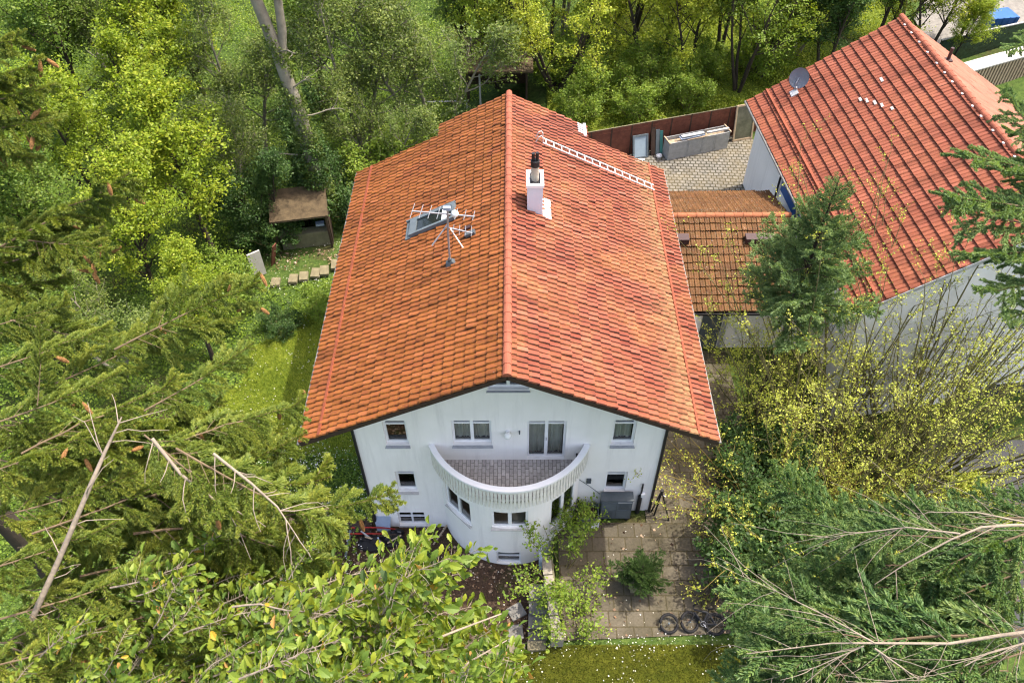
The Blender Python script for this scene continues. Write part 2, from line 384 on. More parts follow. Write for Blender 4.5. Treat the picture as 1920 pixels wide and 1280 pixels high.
def window(parent, O, ex, w, h, nx=1, transom=.0, name='window', inset=.12, sill=None, sillmat=None, curtain=False, fw=.07, handle=False):
    """a glazed unit; O = lower left corner on the outer wall face, ex = unit vector to the right"""
    O = np.asarray(O, float); ex = np.asarray(ex, float); ez = np.array((0, 0, 1.)); ey = np.cross(ez, ex)
    def P(x, y, z): return O+ex*x+ey*y+ez*z
    def blk(m, x0, x1, z0, z1, y0, y1, v=None):
        m.hexa([P(x0, y0, z0), P(x1, y0, z0), P(x1, y1, z0), P(x0, y1, z0), P(x0, y0, z1), P(x1, y0, z1), P(x1, y1, z1), P(x0, y1, z1)], v)
    f = MB(); d0, d1 = inset, inset+.07
    blk(f, 0, fw, 0, h, d0, d1); blk(f, w-fw, w, 0, h, d0, d1); blk(f, fw, w-fw, 0, fw*1.2, d0, d1); blk(f, fw, w-fw, h-fw, h, d0, d1)
    for i in range(1, nx):
        x = w*i/nx; blk(f, x-fw*.75, x+fw*.75, fw*1.2, h-fw, d0-.006, d1)
    if transom:
        z = h*(1-transom)
        for i in range(nx):
            x0 = fw if i == 0 else w*i/nx+fw*.75; x1 = w-fw if i == nx-1 else w*(i+1)/nx-fw*.75
            blk(f, x0, x1, z-.04, z+.03, d0+.004, d1)
    fo = f.build(name, M_WHITE, parent)
    g = MB(); y = d0+.04; g.quad(P(fw*.5, y, fw*.5), P(w-fw*.5, y, fw*.5), P(w-fw*.5, y, h-fw*.5), P(fw*.5, y, h-fw*.5)); g.build('pane', M_GLASS, fo)
    if sill:
        s = MB(); e, zt, th = sill
        s.hexa([P(-.04, -e, -th-.03), P(w+.04, -e, -th-.03), P(w-.01, inset, -th), P(.01, inset, -th),
                P(-.04, -e, -.045), P(w+.04, -e, -.045), P(w-.01, inset, -.001), P(.01, inset, -.001)])
        s.build('sill', sillmat or M_SILL, fo)
    if curtain:
        c = MB(); n = int(w/.035); xs = np.linspace(fw, w-fw, n); ys = d1+.10+.03*np.sin(xs*55+np.sin(xs*17)*2)
        for a, b, ya, yb in zip(xs, xs[1:], ys, ys[1:]):
            c.quad(P(a, ya, .06), P(b, yb, .06), P(b, yb, h*(1-transom)), P(a, ya, h*(1-transom)))
        c.build('curtain', M_CURTAIN, fo)
    if handle:
        k = MB(); k.bar(P(w/2, d0-.03, h*.45), P(w/2, d0-.03, h*.52), .02, .02); k.build('handle', M_STEEL, fo)
    return fo
X1 = (1, 0, 0)
def fw_(k, **kw):
    x0, x1, z0, z1 = OPEN[k]; return window(house, (x0, 0, z0), X1, x1-x0, z1-z0, **kw)
fw_('ul', transom=.24, sill=(.10, 0, .04), curtain=False); fw_('ur', transom=.24, sill=(.10, 0, .04), curtain=True)
fw_('uc', nx=2, transom=.22, sill=(.10, 0, .04), curtain=True)
fw_('door', nx=2, transom=.13, name='balcony_door', curtain=True, handle=True)
fw_('ll', transom=.24, sill=(.10, 0, .04), sillmat=M_SILLW); fw_('lr', transom=.24, sill=(.10, 0, .04), sillmat=M_SILLW)
b_ = fw_('bl', nx=2, transom=.5, fw=.04, sill=(.03, 0, .03)); fw_('at', nx=2, transom=.3, sill=(.06, 0, .04))
# --- bay: a curved wall under the balcony
BC, BR = 1.0, 2.5
def cy(th, r): t = rad(th); return np.array((r*math.cos(t), BC+r*math.sin(t)))
BW = dict(c=(-103.6, -76.4, 1.42, 2.40), l=(-149, -121, .96, 2.36), r=(-59, -31, .72, 2.44), b=(-101, -82, -1.06, -.25))
def bay_wall():
    mb = MB(); hs = list(BW.values()); e = math.degrees(math.asin(BC/BR))
    ths = sorted(set([-180+e, -e]+[h[0] for h in hs]+[h[1] for h in hs]+list(np.linspace(-180+e, -e, 45))))
    zs = sorted(set([-1.9, 3.0]+[h[2] for h in hs]+[h[3] for h in hs]))
    for a, b in zip(ths, ths[1:]):
        if b-a < 1e-4: continue
        for z0, z1 in zip(zs, zs[1:]):
            if any(h[0]-1e-6 <= a and b <= h[1]+1e-6 and h[2]-1e-6 <= z0 and z1 <= h[3]+1e-6 for h in hs): continue
            A, B = cy(a, BR), cy(b, BR)
            mb.quad((*A, z0), (*B, z0), (*B, z1), (*A, z1))
    for a, b, z0, z1 in hs:
        A, B = cy(a, BR), cy(b, BR); n = (A+B)/2-np.array((0, BC)); n /= np.linalg.norm(n)
        Ai, Bi = A-n*.2, B-n*.2
        mb.quad((*A, z0), (*Ai, z0), (*Ai, z1), (*A, z1)); mb.quad((*B, z0), (*B, z1), (*Bi, z1), (*Bi, z0))
        arc = [cy(t, BR) for t in np.linspace(a, b, 9)]
        for z in (z0, z1):
            mb.poly([(*p, z) for p in arc]+[(*Bi, z), (*Ai, z)])
    return mb
bay_wall().build('bay_wall', M_PLASTER, house)
def bay_window(k, **kw):
    a, b, z0, z1 = BW[k]; A, B = cy(a, BR), cy(b, BR); ex = (B-A)/np.linalg.norm(B-A); w = np.linalg.norm(B-A)
    return window(house, (*A, z0), (*ex, 0), w, z1-z0, **kw)
bay_window('c', nx=2, sill=(.12, 0, .05), sillmat=M_SILLW, fw=.08, inset=.02)
bay_window('l', nx=2, sill=(.08, 0, .05), sillmat=M_SILLW, inset=.05); bay_window('r', nx=2, sill=(.05, 0, .05), sillmat=M_SILLW, inset=.0, fw=.09)
bay_window('b', nx=1, transom=.5, inset=.08, fw=.05)
# --- balcony
bal = MB(); th = np.linspace(-180+22.2, -22.2, 49); R0 = 2.64
top = [(*cy(t, 2.58), 3.15) for t in th]; bot = [(*cy(t, 2.50), 2.98) for t in th]
bal.poly(bot[::-1]); 
for i in range(48): bal.quad(bot[i], bot[i+1], top[i+1], top[i])
bal.poly(top)
bo = bal.build('balcony', M_RAIL, house)
pv = MB(); pv.poly([(*cy(t, 2.56), 3.156) for t in th]); pv.build('floor', M_BALC, bo)
rl = MB(); sec = [(2.56, 3.95), (2.56, 4.03), (2.745, 4.035), (2.745, 3.95)]; V = []
for t in th:
    for r_, z_ in sec: V.append((*cy(t, r_), z_))
F = [[i*4+k, (i+1)*4+k, (i+1)*4+(k+1) % 4, i*4+(k+1) % 4] for i in range(48) for k in range(4)]
rl.add(V, F); rl.add(V[:4], [[0, 1, 2, 3]]); rl.add(V[-4:], [[3, 2, 1, 0]])
rl.build('top_rail', M_WHITE, bo)
sl_ = MB(); ns = 54
for i in range(ns):
    t = -180+22.5+(180-45)*(i+.5)/ns; p = cy(t, 2.69); q = cy(t+90, 1)-np.array((0, BC)); n = cy(t, 1)-np.array((0, BC))
    w0, w1 = .030, .050
    P = []
    for z, w in ((3.0, w0), (3.96, w1)):
        for s, dn in ((-1, 0), (1, 0), (1, .03), (-1, .03)): P.append((*(p+q*s*w+n*dn), z))
    sl_.hexa(P, .5)
sl_.build('slat_railing', M_RAIL, bo)
for zc in (3.42, 3.82):
    lr_ = MB()
    for t0, t1 in zip(th, th[1:]):
        a, b, c, d = cy(t0, 2.645), cy(t1, 2.645), cy(t1, 2.688), cy(t0, 2.688)
        lr_.hexa([(*a, zc-.035), (*b, zc-.035), (*c, zc-.035), (*d, zc-.035), (*a, zc+.035), (*b, zc+.035), (*c, zc+.035), (*d, zc+.035)])
    lr_.build('rail_band', M_RAIL, bo)
# --- small things fixed to the front wall
l = MB(); l.cyl((-.04, .0, 4.72), (-.04, -.06, 4.72), .07, 12); lb = l.build('wall_lamp', M_WHITE, house)
l = MB(); l.ball((-.04, -.14, 4.66), .115, 8, (1, 1, 1.1)); l.build('lamp_globe', plain("opal_glass", (.85, .84, .8), .25, .03, 2), lb, True)
l = MB(); l.cyl((.32, 0, 4.72), (.32, -.08, 4.72), .025, 8); l.cyl((.32, -.08, 4.78), (.32, -.08, 4.66), .02, 8); l.build('wall_bracket', M_GREY, house)
l = MB(); l.box((2.62, -.03, 1.93), (.15, .06, .24)); l.cyl((2.62, -.06, 1.98), (2.62, -.09, 1.98), .05, 10); l.build('wall_vent', M_GREY, house)
for x_, z_ in ((-WX-.02, -1.5), (WX+.04, 0)):
    l = MB(); l.cyl((x_, -.04, z_), (x_, -.04, 6.3), .05, 8); l.build('downpipe', M_BLACK, house)
l = MB(); l.tube([(2.14, -.05, 3.35), (2.14, -.05, 3.55)], .03, 8); l.build('wall_spout', M_BLACK, house)
l = MB(); l.tube([(2.30, -.04, .55), (2.36, -.12, .62), (2.36, -.12, .74), (2.3, -.04, .82)], .025, 6); l.build('tap', M_BLACK, house)
l = MB(); l.tube([(2.3, -.02, 2.0), (2.7, -.02, 1.55), (3.05, -.02, 1.1)], .010, 5); l.build('wall_cable', M_GREY, house)
l = MB(); l.cyl((4.42, -.09, .0), (4.42, -.09, 1.05), .075, 10); l.cyl((4.44, -.06, 1.05), (4.44, -.06, 1.75), .03, 8); l.build('standpipe', M_BLACK, house)
l = MB(); l.box((4.50, -.08, 1.12), (.13, .12, .2)); l.build('pipe_box', M_WHITE, house)
# --- roof
def roof_shell():
    mb = MB(); th = .13
    for s in (-1, 1):
        P = [(s*(EX-.03), YF+.03, EZ-.05-th), (s*(EX-.03), YB-.02, EZ-.05-th), (0, YB-.02, RZ-.07-th), (0, YF+.03, RZ-.07-th),
             (s*(EX-.03), YF+.03, EZ-.05), (s*(EX-.03), YB-.02, EZ-.05), (0, YB-.02, RZ-.07), (0, YF+.03, RZ-.07)]
        mb.hexa(P)
        e = 2.85 if s > 0 else 2.42
        mb.hexa([(s*e, YB-.015, roofz(e)-.2), (s*e, YB2-.03, roofz(e)-.2), (0, YB2-.03, RZ-.21), (0, YB-.015, RZ-.21),
                 (s*e, YB-.015, roofz(e)-.06), (s*e, YB2-.03, roofz(e)-.06), (0, YB2-.03, RZ-.075), (0, YB-.015, RZ-.075)])
    return mb
roof = roof_shell().build('roof', M_DARKWOOD, house)
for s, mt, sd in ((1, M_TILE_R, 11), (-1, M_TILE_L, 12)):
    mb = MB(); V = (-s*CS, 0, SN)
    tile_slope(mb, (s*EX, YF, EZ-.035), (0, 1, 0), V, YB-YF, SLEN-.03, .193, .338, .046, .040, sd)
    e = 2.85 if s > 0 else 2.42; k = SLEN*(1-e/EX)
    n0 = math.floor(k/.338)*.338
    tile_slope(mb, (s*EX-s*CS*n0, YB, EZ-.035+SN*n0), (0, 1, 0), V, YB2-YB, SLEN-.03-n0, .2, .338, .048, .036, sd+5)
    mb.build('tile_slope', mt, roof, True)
    gd = MB(); x = s*5.36
    ng = 38
    for i in range(ng):
        y0 = YF+.03+(YB-YF-.06)*i/ng; y1 = YF+.03+(YB-YF-.06)*(i+.96)/ng
        gd.bar((x, y0, roofz(x)+.03), (x, y1, roofz(x)+.035), .085, .055, (s*SN, 0, CS))
    gd.build('snow_guard', M_GUARD, roof)
    gt = MB()
    gt.tube([(s*(EX+.045), YF-.02, EZ-.06), (s*(EX+.035), YB, EZ-.06)], .038, 8); gt.build('gutter', M_GUT, roof)
    bb = MB(); bb.bar((s*EX, YF+.012, EZ-.12), (0, YF+.012, RZ-.13), .03, .15, (0, 0, 1)); bb.build('barge_board', M_DARKWOOD, roof)
mb = MB(); ridge_caps(mb, (0, YF-.02, RZ+.0), (0, YB2+.02, RZ+.0), .12, .37, .02); mb.build('ridge_cap', M_RIDGE, roof)
mb = MB(); mb.box((2.86, (YB+YB2)/2, roofz(2.86)+.03), (.10, YB2-YB+.06, .10)); 
for i in range(5): mb.box((2.72-.0*i, YB+.1+i*.13, roofz(2.72)+.055), (.30, .05, .02), rot('y', math.atan(SL)))
mb.build('flashing', M_WHITE, roof)
# chimney
ch = MB(); x0, x1, y0, y1 = .60, 1.09, 5.76, 6.52; ch.box(((x0+x1)/2, (y0+y1)/2, 8.8), (x1-x0, y1-y0, 1.52))
cho = ch.build('chimney', M_CHIM, house)
cr = MB(); zc = 9.60
for (a, b, c_, d) in ((x0-.03, x1+.03, y0-.03, y0+.08), (x0-.03, x1+.03, y1-.08, y1+.03), (x0-.03, x0+.08, y0+.081, y1-.081), (x1-.08, x1+.03, y0+.081, y1-.081)):
    cr.box(((a+b)/2, (c_+d)/2, zc), (b-a, d-c_, .10))
cr.build('chimney_crown', M_WHITE, cho)
cr = MB(); cr.box(((x0+x1)/2, (y0+y1)/2, 9.57), (x1-x0-.01, y1-y0-.01, .02)); cr.build('chimney_top', M_BLACK, cho)
fl = MB(); fl.cyl((.84, 6.14, 9.5), (.84, 6.14, 10.12), .125, 16); fl.build('flue_pipe', M_FLUE, cho, True)
fl = MB(); fl.cyl((.84, 6.14, 10.1), (.84, 6.14, 10.30), .14, 16); fl.cyl((.78, 6.14, 10.3), (.78, 6.14, 10.56), .055, 10); fl.cyl((.90, 6.14, 10.3), (.90, 6.14, 10.58), .055, 10)
fl.build('flue_cap', M_BLACK, cho, True)
fl = MB()
ys_ = [5.70, 5.95, 6.20, 6.45]
for i, y in enumerate(ys_): fl.box((1.24, y+.1, roofz(1.24)+.045-i*.004), (.30, .24, .015), rot('y', math.atan(SL)))
fl.build('chimney_flashing', M_WHITE, cho)
# roof ladder
ldd = MB(); tx0, tx1 = 1.15, 5.32; yl = (9.68, 9.98); up = np.array((SN, 0, CS))
def onr(x, y, h=.0): return np.array((x, y, roofz(x)))+np.array((math.copysign(SN, x), 0, CS))*h
for y in yl: ldd.bar(onr(tx0, y, .13), onr(tx1, y, .13), .045, .03, up)
for i in range(15):
    x = tx0+.1+(tx1-tx0-.2)*i/14; ldd.bar(onr(x, yl[0]+.022, .13), onr(x, yl[1]-.022, .13), .035, .03, up)
for y in yl: ldd.tube([onr(tx0, y, .13), onr(tx0-.08, y, .30), onr(tx0-.16, y, .36), onr(tx0-.22, y, .28), onr(tx0-.22, y, .05)], .02, 6)
ldd.build('roof_ladder', plain('chalky_white_metal', (.56, .54, .52), .6, .2, 4), house)
# skylight
sk = MB(); A = math.atan(SL); Rm = rot('y', -A); xc, yc = -2.5, 6.35; base = onr(xc, yc, .05)
def skp(a, b, h): return base+Rm@np.array((a, b, h))
L2, W2 = .86, .39
for (a0, a1, b0, b1) in ((-L2, L2, -W2, -W2+.09), (-L2, L2, W2-.09, W2), (-L2, -L2+.26, -W2+.091, W2-.091), (L2-.10, L2, -W2+.091, W2-.091)):
    sk.box(skp((a0+a1)/2, (b0+b1)/2, .04), (a1-a0, b1-b0, .13), Rm)
sko = sk.build('skylight', M_GREYP, house)
p = MB(); p.box(skp(.08, 0, .05), (L2*2-.4, W2*2-.2, .02), Rm); p.build('pane', plain("dark_skylight_glass", (.01, .014, .013), .06, .1, 2, spec=.6), sko)
p = MB(); p.box(skp(.50, 0, .066), (.22, W2*2-.22, .012), Rm); p.build('blind', M_WHITE, sko)
p = MB(); p.box(skp(-.08, W2+.045, .06), (1.9, .06, .08), Rm); p.box(skp(-L2-.08, 0, -.0), (.18, W2*2+.1, .04), Rm); p.build('flashing', M_GREYP, sko)
p = MB(); p.box(onr(-1.16, 4.86, .09), (.34, .17, .10), Rm); p.build('roof_vent', M_GREY, house)
p = MB(); p.box(onr(-1.28, 5.26, .05), (.2, .14, .05), Rm); p.build('roof_vent', M_BROWN, house)

# --- antenna standing on the roof
an = empty('antenna', (-1.80, 3.89, roofz(1.80)), 0, 'silver television antenna with thin crossed rods on the left roof slope', 'antenna')
def anb(name, mb, m, sm=False): return local(mb.build(name, m, an, sm), an)
ax, ay, az = an.location
m = MB(); m.tube([(ax, ay, az-.05), (ax+.02, ay, az+1.2), (ax+.06, ay, az+2.12)], .032, 8); anb('mast', m, M_STEEL)
m = MB(); m.box((ax, ay, az+.06), (.36, .24, .12), Rm, taper=.6); m.cyl((ax, ay, az+.05), (ax, ay, az+.22), .06, 10); anb('mast_base', m, M_GREY)
m = MB(); zt = az+1.95; m.bar((ax-1.0, ay+.15, zt), (ax+.85, ay-.10, zt-.02), .035, .035)
for i in range(8):
    k = i/7; c_ = np.array((ax-.98+1.8*k, ay+.147-.245*k, zt+.02)); w = .33-.12*k; d = np.array((.13, .99, .02))*w
    m.tube([c_-d, c_+d], .009, 5)
anb('yagi', m, M_STEEL)
m = MB(); zt = az+1.35; m.bar((ax-.45, ay-.35, zt-.3), (ax+.05, ay, zt+.25), .03, .03); m.bar((ax+.02, ay, zt+.1), (ax+.75, ay-.12, zt-.02), .03, .03)
m.bar((ax+.1, ay-.02, zt+.08), (ax+.48, ay-.50, zt-.25), .022, .022)
for k in (.25, .5, .75, 1.0): m.tube([(ax+.02+.7*k, ay-.25, zt+.05-.08*k), (ax+.02+.7*k, ay+.22, zt+.05-.08*k)], .008, 5)
anb('lower_boom', m, M_STEEL)
m = MB(); m.box((ax+.05, ay, az+2.16), (.22, .10, .10)); anb('amplifier', m, M_BLUEGREY)
m = MB(); m.ball((ax+.27, ay-.02, az+1.98), .11, 7); anb('lnb', m, M_WHITE, True)
# ---------------------------------------------------------------- the ground
def sstep(a, b, x): 
    t = np.clip((x-a)/(b-a), 0, 1); return t*t*(3-2*t)
def gz(x, y):
    x = np.asarray(x, float); y = np.asarray(y, float)
    near = sstep(1.42, 1.50, x); far = sstep(-3, 2.5, x)
    k = np.where((y < 0.5) & (y > -4.52), near, far)
    z = -1.15+1.15*k
    z = z-1.3*sstep(8.4, 10.5, x)*sstep(7, 5, y)
    z = z-1.7*sstep(10.8, 12.6, x)*sstep(7, 5, y)*sstep(-1.5, 2.0, y)
    z = z+.10*np.maximum(0, y-25)+.10*np.maximum(0, -15-x)
    return z
def ground_mat():
    t = NT("woodland_ground"); co = t.coord()
    n = t.noise(.35, 6, .7, co); n2 = t.noise(6, 6, .75, co)
    a = t.ramp(n2, [(.3, (.028, .05, .010)), (.5, (.05, .085, .018)), (.7, (.10, .14, .03))])
    b = t.ramp(n2, [(.3, (.03, .026, .014)), (.6, (.07, .065, .025)), (.8, (.12, .10, .05))])
    c = t.mix(t.ramp(n, [(.52, (0, 0, 0)), (.66, (1, 1, 1))]), a, b)
    t.principled(c, .95, t.bump(n2, .6, .08), 0, .1); return t.m
def soil_mat():
    t = NT("dark_garden_soil"); co = t.coord()
    n2 = t.noise(9, 6, .8, co); n = t.noise(1.2, 4, .6, co)
    a = t.ramp(n2, [(.3, (.022, .015, .010)), (.55, (.065, .042, .028)), (.75, (.17, .12, .08))])
    c = t.mix(t.ramp(n, [(.5, (0, 0, 0)), (.7, (.7, .7, .7))]), a, (.06, .07, .02))
    t.principled(c, .95, t.bump(n2, .7, .06), 0, .1); return t.m
def grass_mat(name, a, b, c):
    t = NT(name); co = t.coord()
    n2 = t.noise(5, 6, .7, co); n = t.noise(.8, 4, .6, co)
    x = t.ramp(n2, [(.3, a), (.5, b), (.7, c)]); x = t.mix(1., x, t.ramp(n, [(.3, (.75, .8, .7)), (.7, (1.2, 1.15, 1.1))]), 'MULTIPLY')
    t.principled(x, .95, t.bump(n2, .5, .05), 0, .1); return t.m
xs = np.unique(np.round(np.concatenate([np.linspace(-300, -62, 12), np.arange(-60, 60.1, 1.0), np.linspace(62, 300, 12), np.arange(-4, 12, .25), [1.40, 1.42, 1.44, 1.46, 1.48, 1.50, 1.52]]), 3))
ys = np.unique(np.round(np.concatenate([np.linspace(-200, -42, 8), np.arange(-40, 70.1, 1.0), np.linspace(72, 400, 14), np.arange(-6, 8, .25), [-4.55, -4.52, -4.5]]), 3))
XX, YY = np.meshgrid(xs, ys, indexing='ij'); ZZ = gz(XX, YY)-.03+np.where(np.abs(XX)+np.abs(YY-10) > 40, .15*np.sin(XX*.7)*np.cos(YY*.6), 0)
ny = len(ys); I, J = np.meshgrid(np.arange(len(xs)-1), np.arange(ny-1), indexing='ij'); q = (I*ny+J).ravel()
mb = MB(); mb.add(np.stack([XX, YY, ZZ], -1).reshape(-1, 3), np.stack([q, q+ny, q+ny+1, q+1], 1))
tag(mb.build('ground', ground_mat(), None, True), 'woodland ground of moss, leaf litter and green cover', 'ground', None, 'structure')
def sheet(name, pts, mat, label, lift=.02, step=None, kind='structure', cat=None):
    """a flat or draped polygon of ground cover"""
    mb = MB()
    if step is None: mb.poly([(p[0], p[1], gz(p[0], p[1])+lift) if len(p) == 2 else p for p in pts])
    else:
        P = np.array(pts); x0, y0 = P.min(0); x1, y1 = P.max(0)
        def inside(x, y):
            c = False; n = len(P)
            for i in range(n):
                a, b = P[i], P[i-1]
                if (a[1] > y) != (b[1] > y) and x < (b[0]-a[0])*(y-a[1])/(b[1]-a[1])+a[0]: c = not c
            return c
        X = np.arange(x0, x1, step); Yg = np.arange(y0, y1, step)
        for x in X:
            for y in Yg:
                if inside(x+step/2, y+step/2):
                    mb.quad(*[(a, b, float(gz(a, b))+lift) for a, b in ((x, y), (x+step, y), (x+step, y+step), (x, y+step))])
    return tag(mb.build(name, mat), label, cat or name.replace('_', ' '), None, kind)
M_LAWN = grass_mat("lawn_turf", (.05, .075, .010), (.10, .135, .016), (.19, .22, .03))
M_LAWN2 = grass_mat("front_lawn_turf", (.03, .038, .004), (.052, .060, .006), (.085, .09, .012))
M_SOIL = soil_mat()
PATIO = [(1.62, -4.62), (9.0, -4.3), (8.8, 7.4), (4.7, 7.4), (4.7, -.5), (1.62, -.5)]
sheet('patio', [(x, y, .012) for x, y in PATIO], M_PATIO, 'ochre slab patio running round the house corner')
COURT = [(4.9, 13.3), (13.2, 13.3), (12.9, 24.0), (5.6, 22.0), (2.5, 20.5), (2.5, 11.8), (4.9, 11.8)]
sheet('courtyard', [(x, y, .012) for x, y in COURT], M_COURT, 'pale cobbled courtyard behind the house')
sheet('driveway', [(16.5, -6), (40, -6), (40, 5.4), (17.5, 5.2), (16.2, 3)], M_ASPH, 'dark asphalt drive below the white neighbouring gable', .03, .5)
sheet('soil_bed', [(-7.2, -4.6), (-1.0, -4.6), (1.35, -4.4), (1.35, .3), (-7.0, .3)], M_SOIL, 'dark soil bed littered with petals below the front wall', .03, .25)
LAWN_L = [(-12.2, 3.9), (-10.9, 3.1), (-9.2, 3.6), (-7.1, 2.9), (-5.0, 3.0), (-4.9, 10.5), (-6.4, 10.6), (-7.7, 11.4), (-8.9, 10.6), (-9.6, 10.9), (-10.2, 9.4), (-11.4, 8.7), (-11.2, 7.0), (-12.3, 5.6)]
sheet('side_lawn', LAWN_L, M_LAWN, 'sunlit side lawn sprinkled with daisies', .03, .25)
LAWN_F = [(-1.5, -9.5), (8.5, -9.5), (8.5, -4.8), (5, -4.75), (1.6, -4.8), (-.2, -4.75)]
sheet('front_lawn', LAWN_F, M_LAWN2, 'front lawn with white fallen petals below the patio', .03, .25)
MEADOW = [(2.0, 21.0), (12.5, 24.2), (20, 27), (24, 36), (8, 34), (2, 29)]
sheet('meadow', MEADOW, M_LAWN, 'bright green meadow behind the brown board fence', .05, .5)

# ---------------------------------------------------------------- the linking building
annex = empty('link_building', (0, 0, 0), 0, 'low white link building with a mossy brown tiled roof between the two houses', 'annex')
AX0, AX1 = 4.9, 11.35; AR = 4.0
mb = MB(); mb.hexa([(AX0+.02, 7.62, -1.5), (11.7, 7.62, -1.5), (11.7, 13.6, -1.5), (AX0+.02, 13.6, -1.5), (AX0+.02, 7.62, 2.42), (11.7, 7.62, 2.42), (11.7, 13.6, 2.85), (AX0+.02, 13.6, 2.85)])
mb.build('wall', M_PLASTER, annex)
ys0, ys1 = 7.22, 14.05; zf, zb_ = 2.5, 3.0
mb = MB()
mb.hexa([(AX0, ys0+.02, zf-.16), (AX1, ys0+.02, zf-.16), (AX1, 11.2, AR-.2), (AX0, 11.2, AR-.2), (AX0, ys0+.02, zf-.05), (AX1, ys0+.02, zf-.05), (AX1, 11.2, AR-.08), (AX0, 11.2, AR-.08)])
mb.hexa([(AX0, 11.201, AR-.2), (AX1, 11.201, AR-.2), (AX1, ys1-.02, zb_-.16), (AX0, ys1-.02, zb_-.16), (AX0, 11.201, AR-.08), (AX1, 11.201, AR-.08), (AX1, ys1-.02, zb_-.05), (AX0, ys1-.02, zb_-.05)])
ar = mb.build('roof', M_DARKWOOD, annex)
PR2 = (np.array([0, .12, .3, .45, .62, .8, 1.]), np.array([0, .95, 1., .15, .9, .85, .0]))
L1 = math.hypot(11.2-ys0, AR-zf); mb = MB()
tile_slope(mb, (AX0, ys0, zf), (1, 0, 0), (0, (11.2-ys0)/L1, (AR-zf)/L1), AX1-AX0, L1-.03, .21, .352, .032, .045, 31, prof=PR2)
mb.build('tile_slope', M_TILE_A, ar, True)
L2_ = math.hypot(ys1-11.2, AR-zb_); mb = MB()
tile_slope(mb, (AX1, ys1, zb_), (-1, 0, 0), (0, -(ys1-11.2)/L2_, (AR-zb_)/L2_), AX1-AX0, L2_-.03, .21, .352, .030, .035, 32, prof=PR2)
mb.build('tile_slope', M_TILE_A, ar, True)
mb = MB(); ridge_caps(mb, (AX0, 11.2, AR+.02), (AX1, 11.2, AR+.02), .13, .38, .03); mb.build('ridge_cap', M_RIDGEA, ar)
def annz(y): return zf+(AR-zf)*(y-ys0)/(11.2-ys0)
for xa, xb in ((6.55, 7.12), (9.38, 10.52)):
    mb = MB(); y = 10.05; z = annz(y)+.1
    mb.hexa([(xa, y-.16, z-.06), (xb, y-.16, z-.06), (xb, y+.18, z+.02), (xa, y+.18, z+.02), (xa, y-.16, z+.17), (xb, y-.16, z+.17), (xb, y+.18, z+.21), (xa, y+.18, z+.21)])
    mb.build('roof_vent', M_BROWN, ar)
mb = MB(); mb.bar((AX0, ys0-.05, zf-.1), (AX1, ys0-.05, zf-.1), .09, .09); mb.build('gutter', M_BLACK, ar)
mb = MB(); mb.hexa([(7.62, 7.56, .03), (8.42, 7.56, .03), (8.42, 7.61, .03), (7.62, 7.61, .03), (7.62, 7.56, 1.93), (8.42, 7.56, 1.93), (8.42, 7.61, 1.93), (7.62, 7.61, 1.93)])
dr = mb.build('door', M_GREY, annex)
mb = MB(); mb.bar((8.36, 7.54, .95), (8.26, 7.54, .95), .03, .03); mb.build('handle', M_STEEL, dr)
mb = MB(); mb.box((8.56, 7.59, 1.0), (.14, .05, 1.95)); mb.build('door_jamb', M_GREYWOOD, annex)
mb = MB(); mb.box((7.42, 7.585, .55), (.10, .07, 1.1)); mb.build('letter_panel', M_GREYWOOD, annex)
window(annex, (9.0, 7.618, .55), X1, .55, .7, inset=-.02, fw=.05)

# ---------------------------------------------------------------- the neighbouring house
nb = empty('neighbour_house', (0, 0, 0), 0, 'neighbouring white house with a steep red brown tiled roof right of the courtyard', 'house')
NE = np.array((12.0, 5.1)); NU = np.array((-.072, .9974)); NW = np.array((.9974, .072)); NLEN, NWD, NEZ, NRZ = 13.88, 6.0, 4.5, 8.3
def np3(a, b, z): p = NE+NU*a+NW*b; return (p[0], p[1], z)
def nrz(b): return NRZ-(NRZ-NEZ)/NWD*abs(b-NWD)
mb = MB(); a0, a1, b0, b1 = .42, NLEN-.4, .62, 2*NWD-.62
for a in (a0, a1):
    P = [np3(a, b0, -3.6), np3(a, b1, -3.6), np3(a, b1, nrz(b1)-.16), np3(a, NWD, NRZ-.16), np3(a, b0, nrz(b0)-.16)]
    mb.poly(P if a == a0 else P[::-1])
for b in (b0, b1): mb.quad(np3(a0, b, -3.6), np3(a1, b, -3.6), np3(a1, b, nrz(b)-.16), np3(a0, b, nrz(b)-.16))
mb.build('wall', M_PLASTER2, nb)
mb = MB()
for s in (0, 1):
    b = 0 if s == 0 else 2*NWD
    mb.hexa([np3(.02, b, NEZ-.2), np3(.02, NWD, NRZ-.22), np3(NLEN-.02, NWD, NRZ-.22), np3(NLEN-.02, b, NEZ-.2), np3(.02, b, NEZ-.06), np3(.02, NWD, NRZ-.08), np3(NLEN-.02, NWD, NRZ-.08), np3(NLEN-.02, b, NEZ-.06)])
nr = mb.build('roof', M_DARKWOOD, nb)
NSL = math.hypot(NWD, NRZ-NEZ); nc, nsn = NWD/NSL, (NRZ-NEZ)/NSL
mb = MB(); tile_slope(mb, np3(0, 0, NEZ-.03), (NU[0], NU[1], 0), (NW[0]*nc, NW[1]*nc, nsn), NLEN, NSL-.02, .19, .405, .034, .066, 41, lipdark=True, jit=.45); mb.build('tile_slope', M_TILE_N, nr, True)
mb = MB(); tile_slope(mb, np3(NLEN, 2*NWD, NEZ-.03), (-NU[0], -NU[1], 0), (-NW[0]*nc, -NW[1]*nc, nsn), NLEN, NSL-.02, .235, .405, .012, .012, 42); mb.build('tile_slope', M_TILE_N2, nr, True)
mb = MB(); ridge_caps(mb, np3(-.02, NWD, NRZ), np3(NLEN+.02, NWD, NRZ), .13, .4, .03); mb.build('ridge_cap', M_RIDGE, nr)
mb = MB(); rg = np.random.default_rng(8)
